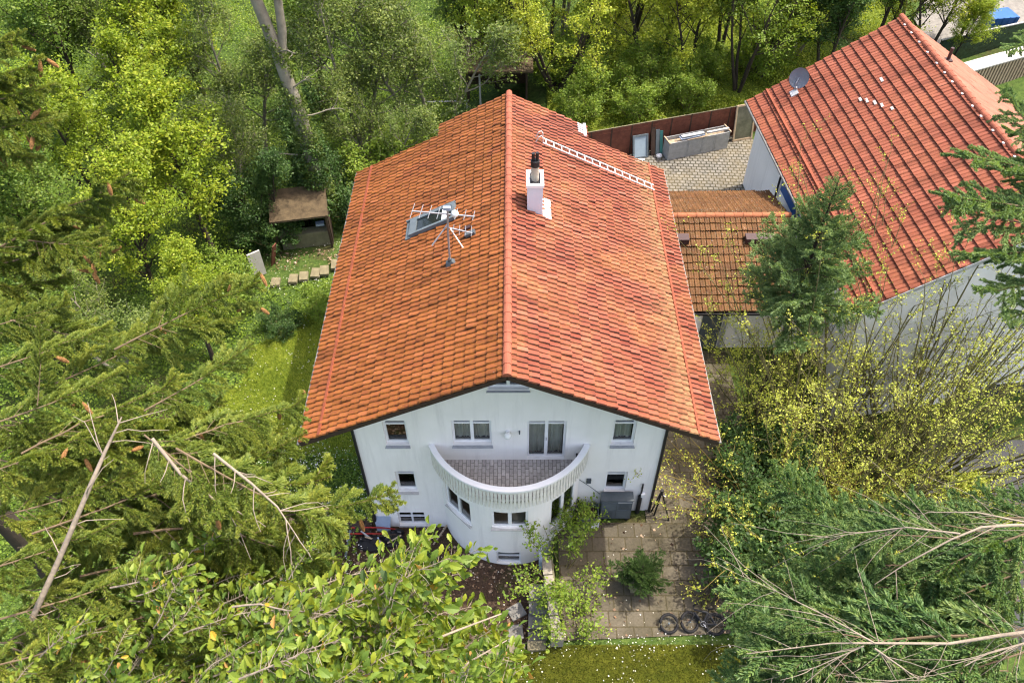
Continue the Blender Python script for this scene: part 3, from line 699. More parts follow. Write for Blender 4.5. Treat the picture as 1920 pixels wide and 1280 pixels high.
for a in np.arange(.3, NLEN, .8):
    if rg.random() < .75: mb.box(np3(a+.2*rg.random(), NWD-.17, NRZ-.03), (.07, .09, .03))
mb.build('mortar_dab', M_WHITE, nr)['kind'] = 'stuff'
mb = MB()
for i in range(34):
    y0, y1 = .05+(NLEN-.1)*i/34, .05+(NLEN-.1)*(i+.96)/34; mb.bar(np3(y0, .78, nrz(.78)+.06), np3(y1, .78, nrz(.78)+.065), .11, .10)
mb.build('snow_guard', M_GUARD, nr)
mb = MB(); mb.tube([np3(-.02, -.07, NEZ-.05), np3(NLEN, -.07, NEZ-.05)], .055, 8); mb.build('gutter', M_GUT, nr)
mb = MB(); mb.bar(np3(-.012, -.02, NEZ-.10), np3(-.012, NWD, NRZ-.12), .03, .16); mb.bar(np3(-.012, NWD+.01, NRZ-.12), np3(-.012, 2*NWD, NEZ-.10), .03, .16); mb.build('verge_board', M_ZINC, nr)
p = MB(); p.cyl(np3(11.4, NWD+1.25, nrz(NWD+1.25)-.05), np3(11.4, NWD+1.25, nrz(NWD+1.25)+.55), .07, 10); p.box(np3(11.4, NWD+1.25, nrz(NWD+1.25)+.02), (.3, .3, .06)); p.build('vent_pipe', M_BROWN, nr)
mb = MB()
for a, b, l in ((10.1, 3.3, .25), (9.85, 3.45, .3), (9.5, 3.62, .28), (9.15, 3.75, .25), (8.7, 3.95, .2), (10.6, 4.2, .3)):
    mb.box(np3(a, b, nrz(b)+.075), (.10, l, .012), rot('y', -math.atan((NRZ-NEZ)/NWD)))
mb.build('lime_patch', M_SILLW, nr)['kind'] = 'stuff'
window(nb, np3(a0, 6.9, 3.0), (NW[0], NW[1], 0), .9, 1.0, transom=.3, inset=-.02)
mb = MB(); mb.bar(np3(a0-.04, 3.2, 2.3), np3(a0-.04, 7.2, .9), .05, .06); mb.build('wall_trim', M_WHITE, nb)
mb = MB(); P_ = [np3(a0-.02, b, z) for b, z in ((6.3, -3.3), (10.4, -3.3), (10.4, -.7), (9.6, -.55), (7.6, -.6), (6.3, -1.2))]; Q_ = [np3(a0+.03, b, z) for b, z in ((6.3, -3.3), (10.4, -3.3), (10.4, -.7), (9.6, -.55), (7.6, -.6), (6.3, -1.2))]
mb.poly(P_); [mb.quad(P_[i], P_[(i+1) % 6], Q_[(i+1) % 6], Q_[i]) for i in range(6)]; mb.build('garage_door', M_ASPH, nb)
mb = MB(); mb.hexa([np3(6.2, .56, 2.9), np3(6.2, .60, 2.9), np3(9.2, .60, 2.9), np3(9.2, .56, 2.9), np3(6.2, .56, 3.45), np3(6.2, .60, 3.45), np3(9.2, .60, 3.45), np3(9.2, .56, 3.45)])
mb.build('wall_sheet', M_BLUE, nb)
mb = MB(); mb.cyl(np3(9.4, .52, 0), np3(9.4, .52, 4.2), .05, 8); mb.build('downpipe', M_BLACK, nb)
# satellite dish
di = empty('satellite_dish', (12.72, 18.0, 5.56), 0, 'grey satellite dish on the eave corner of the red brown roof', 'satellite dish')
th = np.linspace(0, 2*np.pi, 25)[:-1]; C0 = np.array((12.78, 18.02, 6.15)); nrm = np.array((-.35, -.90, .28)); nrm /= np.linalg.norm(nrm)
e1 = np.cross(nrm, (0, 0, 1)); e1 /= np.linalg.norm(e1); e2 = np.cross(e1, nrm)
mb = MB(); rings = []
for k, (r, d) in enumerate(((.04, -.10), (.20, -.08), (.34, -.04), (.42, .0))): rings.append(np.array([C0+e1*r*math.cos(t)+e2*r*1.08*math.sin(t)+nrm*d for t in th]))
for a, b in zip(rings, rings[1:]):
    n = len(th)
    for i in range(n): mb.quad(a[i], a[(i+1) % n], b[(i+1) % n], b[i])
mb.poly(rings[0][::-1]); local(mb.build('reflector', plain('dish_grey', (.17, .19, .22), .5, .15, 3), di, True), di)
mb = MB(); mb.tube([C0-nrm*.12, (12.70, 18.0, 5.9), (12.72, 18.0, 5.5)], .03, 8); mb.tube([C0-e2*.4, C0-e2*.36+nrm*.42], .015, 6); mb.cyl(C0-e2*.36+nrm*.40, C0-e2*.32+nrm*.30, .035, 8); local(mb.build('mount', M_STEEL, di), di)
mb = MB(); mb.box((12.66, 17.8, 5.56), (.34, .4, .05), rot('y', -.56)); local(mb.build('base_plate', M_ZINC, di), di)

# ---------------------------------------------------------------- courtyard: fence and stored things
fc = empty('board_fence', (3.0, 20.2, 0), math.atan2(.29, 1), 'rust brown board fence closing the far side of the courtyard', 'fence')
FL = 11.0; npan = 10
for i in range(npan):
    mb = MB(); x0 = FL*i/npan; x1 = FL*(i+1)/npan
    mb.box(((x0+x1)/2, 0, .94), (x1-x0-.07, .03, 1.78)); 
    for z in (.25, 1.6): mb.box(((x0+x1)/2, -.02, z), (x1-x0-.08, .012, .06))
    mb.build('panel', M_RUST, fc)
for i in range(npan+1):
    mb = MB(); mb.box((FL*i/npan, .01, .93), (.065, .08, 1.86)); mb.build('post', M_DARKWOOD, fc)
mb = MB(); mb.box((FL/2, .0, 1.85), (FL, .05, .03)); mb.build('rail', M_STONE, fc)
ct = empty('storage_chest', (8.12, 20.62, 0), math.atan2(1.06, 3.3), 'long grey board chest standing against the brown fence', 'chest')
mb = MB(); Lc, Dc, Hc = 3.45, .62, 1.02
mb.box((Lc/2, .02, Hc/2), (Lc, .04, Hc)); mb.box((Lc/2, Dc, Hc/2), (Lc, .04, Hc))
for x in (.02, Lc-.02): mb.box((x, Dc/2+.01, Hc/2), (.04, Dc-.06, Hc))
for x in (1.05, 1.12, 1.9, 2.6, 2.68): mb.box((x, -.005, Hc/2), (.025, .012, Hc*.94))
mb.build('chest_body', M_GREYWOOD, ct)
mb = MB(); mb.box((Lc/2, Dc/2, Hc*.80), (Lc-.1, Dc-.1, .03)); mb.build('inner_tray', M_WOOD, ct)
for x in (.0, Lc): 
    mb = MB(); mb.bar((x, -.06, Hc+.03), (x, Dc+.05, Hc+.03), .06, .05); mb.build('end_batten', M_WOOD, ct)
def thing_box(name, label, cat, loc, rz, size, mat, tilt=0, group=None, extra=None):
    o = empty(name, loc, rz, label, cat, group)
    mb = MB(); mb.box((0, 0, size[2]/2), size, rot('x', tilt)); mb.build('board' if extra is None else extra, mat, o); return o
o = thing_box('plastic_sheets', 'stack of pale blue plastic panels lying on the grey chest', 'panel', (9.35, 21.28, 1.03), .31, (1.35, .30, .05), M_BLUEGREY)
mb = MB(); mb.box((.05, .03, .075), (1.3, .28, .04)); mb.build('sheet', M_GREYP, o); mb = MB(); mb.box((.02, .0, .115), (1.25, .16, .03)); mb.build('strip', M_WHITE, o)
thing_box('timber_beam', 'pale grey timber beam lying on the right end of the chest', 'beam', (10.75, 21.72, 1.03), .31, (1.25, .12, .09), M_SILLW, extra='beam')
thing_box('timber_batten', 'thin pale batten lying along the front edge of the chest', 'batten', (9.6, 21.08, 1.03), .31, (1.1, .05, .04), M_WOOD, extra='batten')
# leaning old window frames
def leaning_window(name, label, loc, rz, w, h, tilt, fmat, pmat, group=None):
    o = empty(name, loc, rz, label, 'window frame', group)
    R_ = rot('x', -tilt)
    def bx(m, c, s): m.box(R_@np.array(c), s, R_)
    f = MB(); t = .09
    bx(f, (0, 0, t/2), (w, .07, t)); bx(f, (0, 0, h-t/2), (w, .07, t)); bx(f, (-w/2+t/2, 0, h/2), (t, .065, h-2*t)); bx(f, (w/2-t/2, 0, h/2), (t, .065, h-2*t))
    f.build('frame', fmat, o); p = MB(); bx(p, (0, .01, h/2), (w-2*t, .02, h-2*t)); p.build('pane', pmat, o); return o
M_DIRTYG = plain("dusty_glass", (.12, .12, .09), .25, .5, 1.5, spec=.5); M_BLUEG = plain("pale_blue_glazing", (.28, .36, .42), .25, .15, 1.5, spec=.5)
leaning_window('old_window', 'tall timber framed window leaning in the fence corner by the red brown roof', (12.35, 22.42, .02), .28, 1.15, 2.0, .16, M_WOOD, M_DIRTYG)
leaning_window('old_window', 'dark framed pale blue window leaning on the brown fence left of the chest', (6.75, 20.82, .02), .26, .85, 1.25, .3, M_GREYP, M_BLUEG)
for i, (dx, w, h, m, lab) in enumerate(((.62, .22, 1.5, M_DARKWOOD, 'narrow dark brown board leaning between blue window and green panels'), (.86, .20, 1.35, M_GREYP, 'slate grey panel leaning on the fence beside the brown board'),
                                  (1.06, .16, 1.25, plain("teal_board", (.03, .12, .12), .5), 'dark teal panel leaning nearest to the grey chest'))):
    o = empty('leaning_board', (6.80+dx, 20.9+dx*.29, .02), .26, lab, 'board', 'boards leaning on the fence')
    R_ = rot('x', -.26); mb = MB(); mb.box(R_@np.array((0, 0, h/2)), (w, .05, h), R_); mb.build('board', m, o)
for i, (x, y, s, lab) in enumerate(((6.62, 20.52, (.75, .22, .16), 'crumpled white foam sheet lying below the blue window'), (7.72, 20.9, (.32, .28, .22), 'white plastic bag beside the left end of the chest'))):
    mb = MB(); mb.ball((0, 0, s[2]*.45), .5, 5, (s[0], s[1], s[2]))
    v = mb.V[0]; rg = np.random.default_rng(i); v += rg.normal(size=v.shape)*.012
    o = mb.build('plastic_bag', M_WHITE); o.location = (x, y, .02); o.rotation_euler = (0, 0, .28); tag(o, lab, 'bag')
# ---------------------------------------------------------------- far right yard
sc_ = empty('glass_screen', (24.6, 29.2, .1), math.atan2(1.82, 5.02), 'long dark reflective screen wall with a pale top edge behind the right roof', 'screen')
mb = MB(); mb.box((4.5, 0, .95), (9, .06, 1.9)); mb.build('panel', plain("dark_hedge_green_glass", (.03, .05, .035), .25, .6, 4, spec=.5), sc_)
mb = MB(); mb.box((4.5, 0, 1.94), (9, .09, .06)); mb.build('rail', M_SILLW, sc_)
cp_ = empty('lean_to_shed', (25.6, 24.9, .0), math.atan2(1.1, 2.5), 'low lean to with a striped board front behind the right roof', 'shed')
mb = MB(); mb.hexa([(0, 1.4, 1.62), (7, 1.4, 1.62), (7, 2.2, 1.7), (0, 2.2, 1.7), (0, 1.4, 1.7), (7, 1.4, 1.7), (7, 2.2, 1.78), (0, 2.2, 1.78)]); mb.build('roof', M_SILLW, cp_)
mb = MB()
for i in range(28): mb.box((.12+i*.25, 1.45, .8), (.14, .04, 1.6))
mb.build('board_front', M_WOOD, cp_); mb = MB(); mb.box((3.5, 1.83, .8), (6.9, .6, 1.6)); mb.build('wall', M_DARKWOOD, cp_)
bc = empty('container', (29.8, 33.2, .0), math.atan2(.2, 1.35), 'blue steel skip at the far upper right', 'container')
mb = MB(); mb.box((0, 0, 1.2), (1.5, 1.2, .85), taper=1.08); 
for i in range(4): mb.box((-.6+i*.4, -.63, 1.2), (.07, .06, .9))
mb.build('skip_body', M_BLUE, bc); mb = MB(); mb.box((0, 0, .39), (1.4, 1.1, .76)); mb.build('skip_base', M_GREY, bc)
ds = empty('dark_shed', (35.0, 40.0, 0), .3, 'dark shed at the far upper right corner', 'shed')
mb = MB(); mb.box((0, 0, 1.5), (7, 4, 3)); mb.build('wall', M_DARKWOOD, ds); mb = MB(); mb.box((0, 0, 3.1), (7.6, 4.6, .2)); mb.build('roof', M_BLACK, ds)
sheet('gravel_yard', [(25, 30.5), (44, 34), (44, 52), (30, 52), (26, 38)], M_SLATE, 'grey gravel yard at the far upper right', .06, 1.0)
# ---------------------------------------------------------------- behind the house
sh = empty('garden_hut', (-.8, 27.0, 0), 0, 'dark open fronted hut among the trees behind the ridge', 'hut')
mb = MB(); mb.box((0, 1.4, 1.1), (3.4, .1, 2.2)); mb.box((-1.65, .2, 1.1), (.1, 2.3, 2.2)); mb.box((1.65, .2, 1.1), (.1, 2.3, 2.2)); mb.build('wall', M_DARKWOOD, sh)
mb = MB(); mb.hexa([(-2, -1.3, 2.15), (2, -1.3, 2.15), (2, 1.7, 2.6), (-2, 1.7, 2.6), (-2, -1.3, 2.27), (2, -1.3, 2.27), (2, 1.7, 2.72), (-2, 1.7, 2.72)]); mb.build('roof', M_MOSSROOF, sh)
mb = MB(); mb.box((-.95, -1.1, 1.08), (.10, .10, 2.14)); mb.build('post', M_GREYWOOD, sh)
sw = empty('swing_frame', (-3.6, 25.4, float(gz(-3.6, 25.4))), .03, 'grey metal swing frame on the pale path behind the left roof', 'swing frame')
for x in (-1.1, 1.1):
    mb = MB(); mb.tube([(x, -.5, 0), (x, 0, 1.75)], .03, 6); mb.build('leg', M_STEEL, sw); mb = MB(); mb.tube([(x, .5, 0), (x, 0, 1.75)], .03, 6); mb.build('leg', M_STEEL, sw)
mb = MB(); mb.tube([(-1.2, 0, 1.77), (1.2, 0, 1.77)], .035, 6); mb.build('crossbar', M_STEEL, sw)
for x in (-.5, .5): mb = MB(); mb.tube([(x, 0, 1.77), (x, 0, .55)], .008, 4); mb.build('chain', M_STEEL, sw)
mb = MB(); mb.box((0, 0, .53), (1.15, .22, .04)); mb.build('seat', M_WOOD, sw)
sheet('garden_path', [(-5.0, 24.7), (-2.4, 24.9), (-2.4, 25.6), (-5.0, 25.3)], M_SILLW, 'pale path behind the left roof slope', .08, .3)
mb = MB(); mb.tube([(0, 0, 0), (0, 0, 5.2)], .045, 8); o = mb.build('flag_pole', M_WHITE); o.location = (.25, 29.2, .3); tag(o, 'slim white pole in front of the many stemmed tree', 'pole')
# left side: shed, block, panel, slabs
sd = empty('wood_shed', (-10.0, 15.2, -1.15), .18, 'low woodshed with a mossy brown roof at the foot of the ivy tree', 'shed')
mb = MB(); mb.hexa([(-1.35, -.25, 1.95), (1.35, -.25, 1.95), (1.35, 1.7, 2.35), (-1.35, 1.7, 2.35), (-1.35, -.25, 2.05), (1.35, -.25, 2.05), (1.35, 1.7, 2.45), (-1.35, 1.7, 2.45)])
mb.build('roof', M_MOSSROOF, sd)
mb = MB(); mb.box((0, 1.6, 1.1), (2.6, .06, 2.2)); mb.box((1.28, .8, 1.05), (.06, 1.5, 2.0)); mb.build('wall', M_DARKWOOD, sd)
for x in (-1.25, 1.22): mb = MB(); mb.box((x, -.1, .98), (.1, .1, 1.96)); mb.build('post', M_DARKWOOD, sd)
mb = MB(); mb.box((.05, .35, .42), (2.35, .5, .84)); mb.build('front_board', M_CONC, sd)
mb = MB(); mb.box((.75, .2, 1.0), (.4, .25, .12)); o = mb.build('storage_tray', M_BLUEGREY); o.location = (-9.95, 15.4, -1.02); o.rotation_euler = (0, 0, .18); tag(o, 'pale blue tray on the block inside the woodshed', 'tray')
o = empty('white_board', (-11.9, 13.3, -1.15), -.95, 'white board standing upright left of the stepping slabs', 'panel'); mb = MB(); mb.box((0, 0, .72), (.08, .62, 1.44)); mb.build('board', M_SILLW, o)
mb = MB(); mb.box((0, 0, -.02), (.5, .06, .06)); mb.build('batten', M_WOOD, o)
o = empty('brown_board', (-11.45, 14.1, -1.15), -.4, 'reddish brown board leaning behind the white panel', 'board'); R_ = rot('y', .3); mb = MB(); mb.box(R_@np.array((0, 0, .7)), (.05, .3, 1.4), R_); mb.build('board', M_RUST, o)
sl0 = MB(); sl0.box((0, 0, .05), (.42, .62, .12), None, None, .94); so = sl0.build('stepping_slab', M_STONE)
spots = [(-11.05, 12.75, .1, 'leftmost mossy stepping slab beside the white panel'), (-10.25, 12.95, .05, 'second stepping slab from the white panel'), (-9.78, 13.1, .12, 'middle stepping slab in front of the woodshed'),
         (-9.25, 13.3, .0, 'stepping slab right of the middle one before the woodshed'), (-8.85, 13.45, .15, 'stepping slab next to the last one by the roof'), (-8.38, 13.85, .1, 'last stepping slab half hidden by the left gutter')]
for i, (x, y, r, lab) in enumerate(spots):
    o = so if i == 0 else so.copy()
    if i: COL.objects.link(o)
    o.location = (x, y, -1.12+.02*i); o.rotation_euler = (.04*i-.1, .03, r); tag(o, lab, 'stepping stone', 'stepping slabs in front of the woodshed')
# ---------------------------------------------------------------- front of the house
hp = empty('heat_pump', (3.60, -.26, .012), 0, 'dark grey heat pump cabinet against the front wall', 'heat pump')
mb = MB(); mb.box((0, 0, .70), (1.04, .30, 1.16)); mb.build('cabinet', M_GREYP, hp)
mb = MB(); mb.box((0, 0, 1.30), (1.10, .36, .04)); mb.build('lid', M_GREY, hp)
mb = MB()
for z in (.18, .66, 1.12): mb.box((0, -.154, z), (1.0, .012, .025))
for x in (-.5, 0, .5): mb.box((x, -.154, .65), (.03, .010, .92))
for i in range(12): mb.box((-.44+i*.03, -.153, .42), (.012, .010, .40)); mb.box((.08+i*.03, -.153, .90), (.012, .010, .36))
mb.build('grille', M_GREY, hp)
mb = MB(); mb.box((.26, -.165, 1.18), (.46, .02, .03)); mb.build('trim_strip', M_ZINC, hp)
for x in (-.42, .42): mb = MB(); mb.box((x, 0, .06), (.1, .28, .12)); mb.build('foot', M_BLACK, hp)
pb = empty('planter_box', (2.66, -.42, .012), 0, 'black planter box between bay window and heat pump', 'planter')
mb = MB(); 
for c, s in (((0, -.28, .3), (.72, .04, .6)), ((0, .28, .3), (.72, .04, .6)), ((-.34, 0, .3), (.04, .52, .6)), ((.34, 0, .3), (.04, .52, .6))): mb.box(c, s)
mb.build('box_wall', M_GREY, pb); mb = MB(); mb.box((0, 0, .24), (.62, .5, .45)); mb.build('soil', M_SOIL, pb)
mb = MB(); mb.poly([(.36, -.34, .05), (.36, -.34, .75), (.05, -.36, .2)]); mb.poly([(.36, -.355, .05), (.05, -.375, .2), (.36, -.355, .75)])
o = mb.build('white_sheet', M_WHITE); o.location = (2.66, -.42, .01); tag(o, 'white triangular sheet corner leaning on the black planter', 'sheet')
um = empty('easel_stand', (5.12, -.12, .012), 0, 'black folded tripod stand leaning at the right house corner', 'stand')
for a, b in (((-.12, -.1, 0), (.0, .05, 1.25)), ((-.2, .05, 0), (-.03, .05, 1.25)), ((.36, -.30, 0), (.03, .05, 1.2))):
    mb = MB(); mb.tube([a, b], .03, 6); mb.build('leg', M_BLACK, um)
mb = MB(); mb.cyl((0, .05, 1.15), (0, .05, 1.4), .06, 8); mb.build('hub', M_BLACK, um); mb = MB(); mb.tube([(0, .05, 1.15), (.14, -.02, 1.1)], .012, 5); mb.build('strap', M_WHITE, um)
# retaining wall with coping, steps, bed slabs
M_COPE = plain('stained_pale_coping', (.27, .245, .20), .9, .35, 4, bump=.4)
rw = empty('retaining_wall', (1.5, -2.5, 0), 0, 'low garden wall with pale coping stones between steps and patio', 'wall')
def rwb(n, m, mt): return local(m.build(n, mt, rw), rw)
mb = MB(); mb.hexa([(1.27, -4.62, -1.4), (1.60, -4.62, -1.4), (1.42, -2.0, -1.4), (1.12, -2.0, -1.4), (1.30, -4.62, .40), (1.57, -4.62, .40), (1.40, -2.0, .40), (1.14, -2.0, .40)]); rwb('wall_body', mb, M_CONC)
for i in range(4):
    y0, y1 = -4.68+.68*i, -4.70+.68*(i+1); xo = -.068*(i+.5); mb = MB(); mb.box((1.44+xo, (y0+y1)/2, .44), (.30, y1-y0-.015, .09), rot('z', .067)); rwb('coping_stone', mb, M_COPE)
mb = MB(); mb.box((1.45, -4.70, .30), (.38, .22, .6)); rwb('end_pier', mb, M_COPE)
mb = MB(); mb.box((1.0, -1.95, .3), (.10, .5, .75)); o = mb.build('blue_board', M_BLUEGREY); tag(o, 'blue grey board standing at the head of the steps under the green shrub', 'board')
st = empty('garden_steps', (.9, -3.2, -1.15), 0, 'worn stone steps climbing beside the garden wall', 'steps')
for i in range(4): mb = MB(); mb.box((-.02+.02*i, -.95+.42*i, .16+.10*i), (.62, .5, .34+.2*i)); mb.build('step', M_SLATE, st)
slb = MB(); slb.box((0, 0, .0), (.55, .5, .10), None, None, .95); s0 = slb.build('stone_slab', M_SLATE)
for i, (x, y, r, lab) in enumerate(((.15, -3.9, .1, 'loose grey slab in the dark soil left of the steps'), (-.1, -4.45, .3, 'grey slab at the lower edge of the soil bed'), (.45, -4.5, -.1, 'grey slab at the foot of the steps'), (.2, -3.2, .5, 'tilted slab half buried under petals beside the steps'))):
    o = s0 if i == 0 else s0.copy()
    if i: COL.objects.link(o)
    o.location = (x, y, float(gz(x, y))+.05); o.rotation_euler = (.05, -.04, r); tag(o, lab, 'slab', 'loose slabs beside the steps')
kb0 = MB(); kb0.box((0, 0, .06), (.60, .30, .14), None, None, .96); kb0 = kb0.build('kerb_stone', M_STONE)
for i in range(3):
    o = kb0 if i == 0 else kb0.copy()
    if i: COL.objects.link(o)
    x = -.45+.64*i; o.location = (x, -4.72, float(gz(x, -4.72))+.02); o.rotation_euler = (0, 0, .02*i)
    tag(o, ('pale kerb stone at the left end of the bed edging', 'pale kerb stone in the middle of the bed edging', 'pale kerb stone beside the wall pier')[i], 'kerb stone', 'kerb stones edging the bed')
# wheelbarrow with a red frame, tipped against the wall
wb = empty('wheelbarrow', (-4.75, -.35, -1.13), 0, 'tipped wheelbarrow with red handles and blue grey tray against the wall', 'wheelbarrow')
mb = MB(); mb.hexa([(-.05, .15, .05), (.42, .10, .05), (.50, .34, .75), (-.12, .34, .75), (-.02, .27, .05), (.40, .22, .05), (.44, .38, .75), (-.08, .38, .75)]); mb.build('tray', M_BLUEGREY, wb)
for s, z in ((0, .18), (.22, .34)):
    mb = MB(); mb.tube([(-.95, -.12+s, .30+z*.2), (-.3, -.10+s, .26+z*.3), (.35, -.05+s, .16+z*.2), (.8, 0+s*.5, .16)], .028, 7); mb.build('handle', M_RED, wb)
mb = MB(); mb.tube([(.75+.17*math.cos(t), .02, .19+.17*math.sin(t)) for t in np.linspace(0, 2*np.pi, 17)[:-1]], .045, 6, closed=True); wh = mb.build('wheel', M_RUBBER, wb, True)
mb = MB(); mb.cyl((.75, -.02, .19), (.75, .06, .19), .09, 10); mb.build('rim', M_STEEL, wh)
for i, (x, y, w, h, d, lab, m) in enumerate(((-4.9, -.75, .55, .35, .28, 'dark tarpaulin bundle lying in front of the wheelbarrow', M_RUBBER), (-5.4, -.1, .5, .4, .3, 'dark brown rubbish heap behind the red handles', M_DARKWOOD), (-4.2, -.55, .4, .3, .25, 'black plastic tub beside the wheelbarrow wheel', M_BLACK))):
    mb = MB(); mb.ball((0, 0, d*.4), 1, 6, (w, h, d)); v = mb.V[0]; rg = np.random.default_rng(i+5); v += rg.normal(size=v.shape)*.05
    o = mb.build('rubbish_heap', m); o.location = (x, y, -1.13); tag(o, lab, 'heap')
for i in range(5):
    rg = np.random.default_rng(i+50); mb = MB(); x, y = -5.1+.25*i, -.55-.15*(i % 3); a = rg.random()*3
    mb.bar((x-.3*math.cos(a), y-.2*math.sin(a), -.82), (x+.3*math.cos(a), y+.2*math.sin(a), -.70), .05, .03)
    o = mb.build('broken_batten', (M_STEEL, M_WOOD, M_BLUEGREY, M_DARKWOOD, M_WOOD)[i])
    tag(o, ('silver scrap strip on the heap by the wheelbarrow', 'short tan batten on top of the heap by the wheelbarrow', 'blue grey scrap strip on the heap by the wheelbarrow', 'dark brown stick across the heap by the wheelbarrow', 'tan batten nearest to the wheelbarrow wheel')[i], 'scrap', 'scrap battens on the heap')
mb = MB(); mb.tube([(-5.80, -1.25, -1.05), (-5.72, -.3, -.85)], .05, 8); o = mb.build('drain_pipe', M_GREYP); tag(o, 'dark grey pipe lying left of the wheelbarrow', 'pipe')
mb = MB(); mb.bar((-2.75, -.75, -1.08), (-2.28, -.10, -.85), .05, .05); o = mb.build('wood_lath', M_WOOD); tag(o, 'pale lath leaning in the corner beside the bay', 'lath')
# bicycle
def bicycle(name, label, loc, rz, lean):
    o = empty(name, loc, rz, label, 'bicycle'); o.rotation_euler = (lean, 0, rz)
    R0, wbse = .29, .80
    def wheel(x, steer=0):
        m = MB(); c = np.array((x, 0, R0)); d = np.array((math.cos(steer), math.sin(steer), 0))
        ring = [c+d*R0*math.cos(t)+np.array((0, 0, 1))*R0*math.sin(t) for t in np.linspace(0, 2*np.pi, 25)[:-1]]
        m.tube(ring, .050, 7, closed=True); w = m.build('wheel', M_RUBBER, o, True)
        m = MB(); m.tube([c+(p-c)*.90 for p in ring], .011, 5, closed=True)
        n = np.cross(d, (0, 0, 1)); m.cyl(c-n*.05, c+n*.05, .025, 8)
        for p in ring[::2]: m.tube([c, c+(p-c)*.9], .0022, 3)
        m.build('rim', M_GREYP, w)
    wheel(0, .35); wheel(wbse)
    m = MB(); hd = (.13, 0, .68); se = (.56, 0, .62); bb = (.42, 0, .27)
    for a, b in ((hd, se), ((.15, 0, .60), bb), (se, bb), (bb, (wbse, .03, R0)), (se, (wbse, .03, R0)), (bb, (wbse, -.03, R0)), (se, (wbse, -.03, R0))): m.tube([a, b], .034, 7)
    m.build('frame', M_BLACK, o)
    m = MB(); m.tube([(.16, 0, .56), (.02, .045, .32), (0, .05, R0)], .016, 6); m.tube([(.16, 0, .56), (.02, -.045, .32), (0, -.05, R0)], .016, 6); m.build('fork', M_BLACK, o)
    m = MB(); m.tube([(.13, 0, .66), (.11, 0, .78)], .018, 6); m.tube([(.22, .28, .82), (.12, .12, .82), (.10, 0, .78), (.12, -.12, .82), (.22, -.28, .82)], .016, 6); m.build('handlebar', M_BLACK, o)
    m = MB(); m.tube([se, (.585, 0, .72)], .014, 6); m.ball((.62, 0, .75), .12, 6, (1.1, .6, .3)); m.build('saddle', M_RUBBER, o)
    m = MB(); m.tube([(bb[0]+.08*math.cos(t), -.03, bb[2]+.08*math.sin(t)) for t in np.linspace(0, 6.28, 13)[:-1]], .008, 4, closed=True); m.bar((.42, -.05, .27), (.50, -.06, .16), .02, .02); m.bar((.42, .05, .27), (.34, .06, .38), .02, .02); m.build('crank', M_STEEL, o)
    m = MB(); m.tube([(wbse+.34*math.cos(t), 0, R0+.34*math.sin(t)) for t in np.linspace(.1, 2.4, 9)], .022, 5); m.build('mudguard', M_BLACK, o)
    return o
bicycle('bicycle', 'small black bicycle lying on its side at the lower right of the patio', (5.62, -4.35, .05), -.10, -1.22)
o = empty('spare_bicycle_wheel', (5.02, -4.40, .05), .1, 'spare black bicycle wheel lying beside the bicycle', 'wheel'); o.rotation_euler = (-1.25, 0, .1)
ring = [np.array((.27*math.cos(t), 0, .29+.27*math.sin(t))) for t in np.linspace(0, 2*np.pi, 25)[:-1]]; c = np.array((0, 0, .29))
m = MB(); m.tube(ring, .050, 7, closed=True); m.build('tyre', M_RUBBER, o, True)
m = MB(); m.tube([c+(p-c)*.9 for p in ring], .01, 5, closed=True); m.cyl((0, -.05, .29), (0, .05, .29), .03, 8)
for p in ring[::2]: m.tube([c, c+(p-c)*.9], .0022, 3)
m.build('rim', M_GREYP, o)
mb = MB(); mb.box((0, 0, .22), (.62, .62, .44), None, None, 1.12); mb.box((0, 0, .46), (.78, .78, .05)); pot = mb.build('plant_pot', M_CONC); pot.location = (4.2, -2.75, .012); tag(pot, 'square mossy concrete pot under the dark round conifer bush', 'plant pot')
# ---------------------------------------------------------------- vegetation
def nrmz(a): return a/(np.linalg.norm(a, axis=-1, keepdims=True)+1e-12)
def leaf_quads(mb, P, size, rg, v, up=.7, asp=.62, fold=0.0):
    """one rhombic leaf per point"""
    n = len(P); N = nrmz(rg.normal(size=(n, 3))+np.array((0, 0, 1.))*up*2); T = nrmz(np.cross(N, rg.normal(size=(n, 3)))); B = np.cross(N, T)
    s = size*(.5+.95*rg.random(n)**1.4)[:, None]
    a = P-T*s*.5; c = P+T*s*.5; m = P-T*s*.06
    V = np.stack([a, m+B*s*asp*.5, c, m-B*s*asp*.5], 1).reshape(-1, 3)
    mb.add(V, np.arange(4*n).reshape(n, 4), np.clip(v, 0, 1)); return mb
def leaf_shapes(mb, P, size, rg, v, outline, N=None, T=None, up=.8, curl=.25):
    """larger leaves with a real outline, folded along the midrib; outline = half-profile [(t, half width)]"""
    n = len(P)
    if N is None: N = nrmz(rg.normal(size=(n, 3))*.5+np.array((0, 0, 1.))*up)
    if T is None: T = nrmz(rg.normal(size=(n, 3)))
    T = nrmz(T-N*np.sum(T*N, 1, keepdims=True)); B = np.cross(N, T); s = size*(.6+.7*rg.random(n))[:, None]
    o = np.array(outline); k = len(o)
    mid = np.stack([P+T*s*t-N*s*curl*(t-.4)**2 for t in o[:, 0]], 1)
    L = np.stack([P+T*s*t-N*s*curl*(t-.4)**2+B*s*w+N*s*abs(w)*.35 for t, w in o], 1)
    Rr = np.stack([P+T*s*t-N*s*curl*(t-.4)**2-B*s*w+N*s*abs(w)*.35 for t, w in o], 1)
    V = np.concatenate([mid, L, Rr], 1).reshape(-1, 3); b = (np.arange(n)*3*k)[:, None]
    F = []
    for i in range(k-1):
        F.append(b+np.array([[i, i+1, k+i+1, k+i]])); F.append(b+np.array([[i+1, i, 2*k+i, 2*k+i+1]]))
    mb.add(V, np.concatenate(F), np.clip(np.tile(v, 2*(k-1)), 0, 1)); return mb
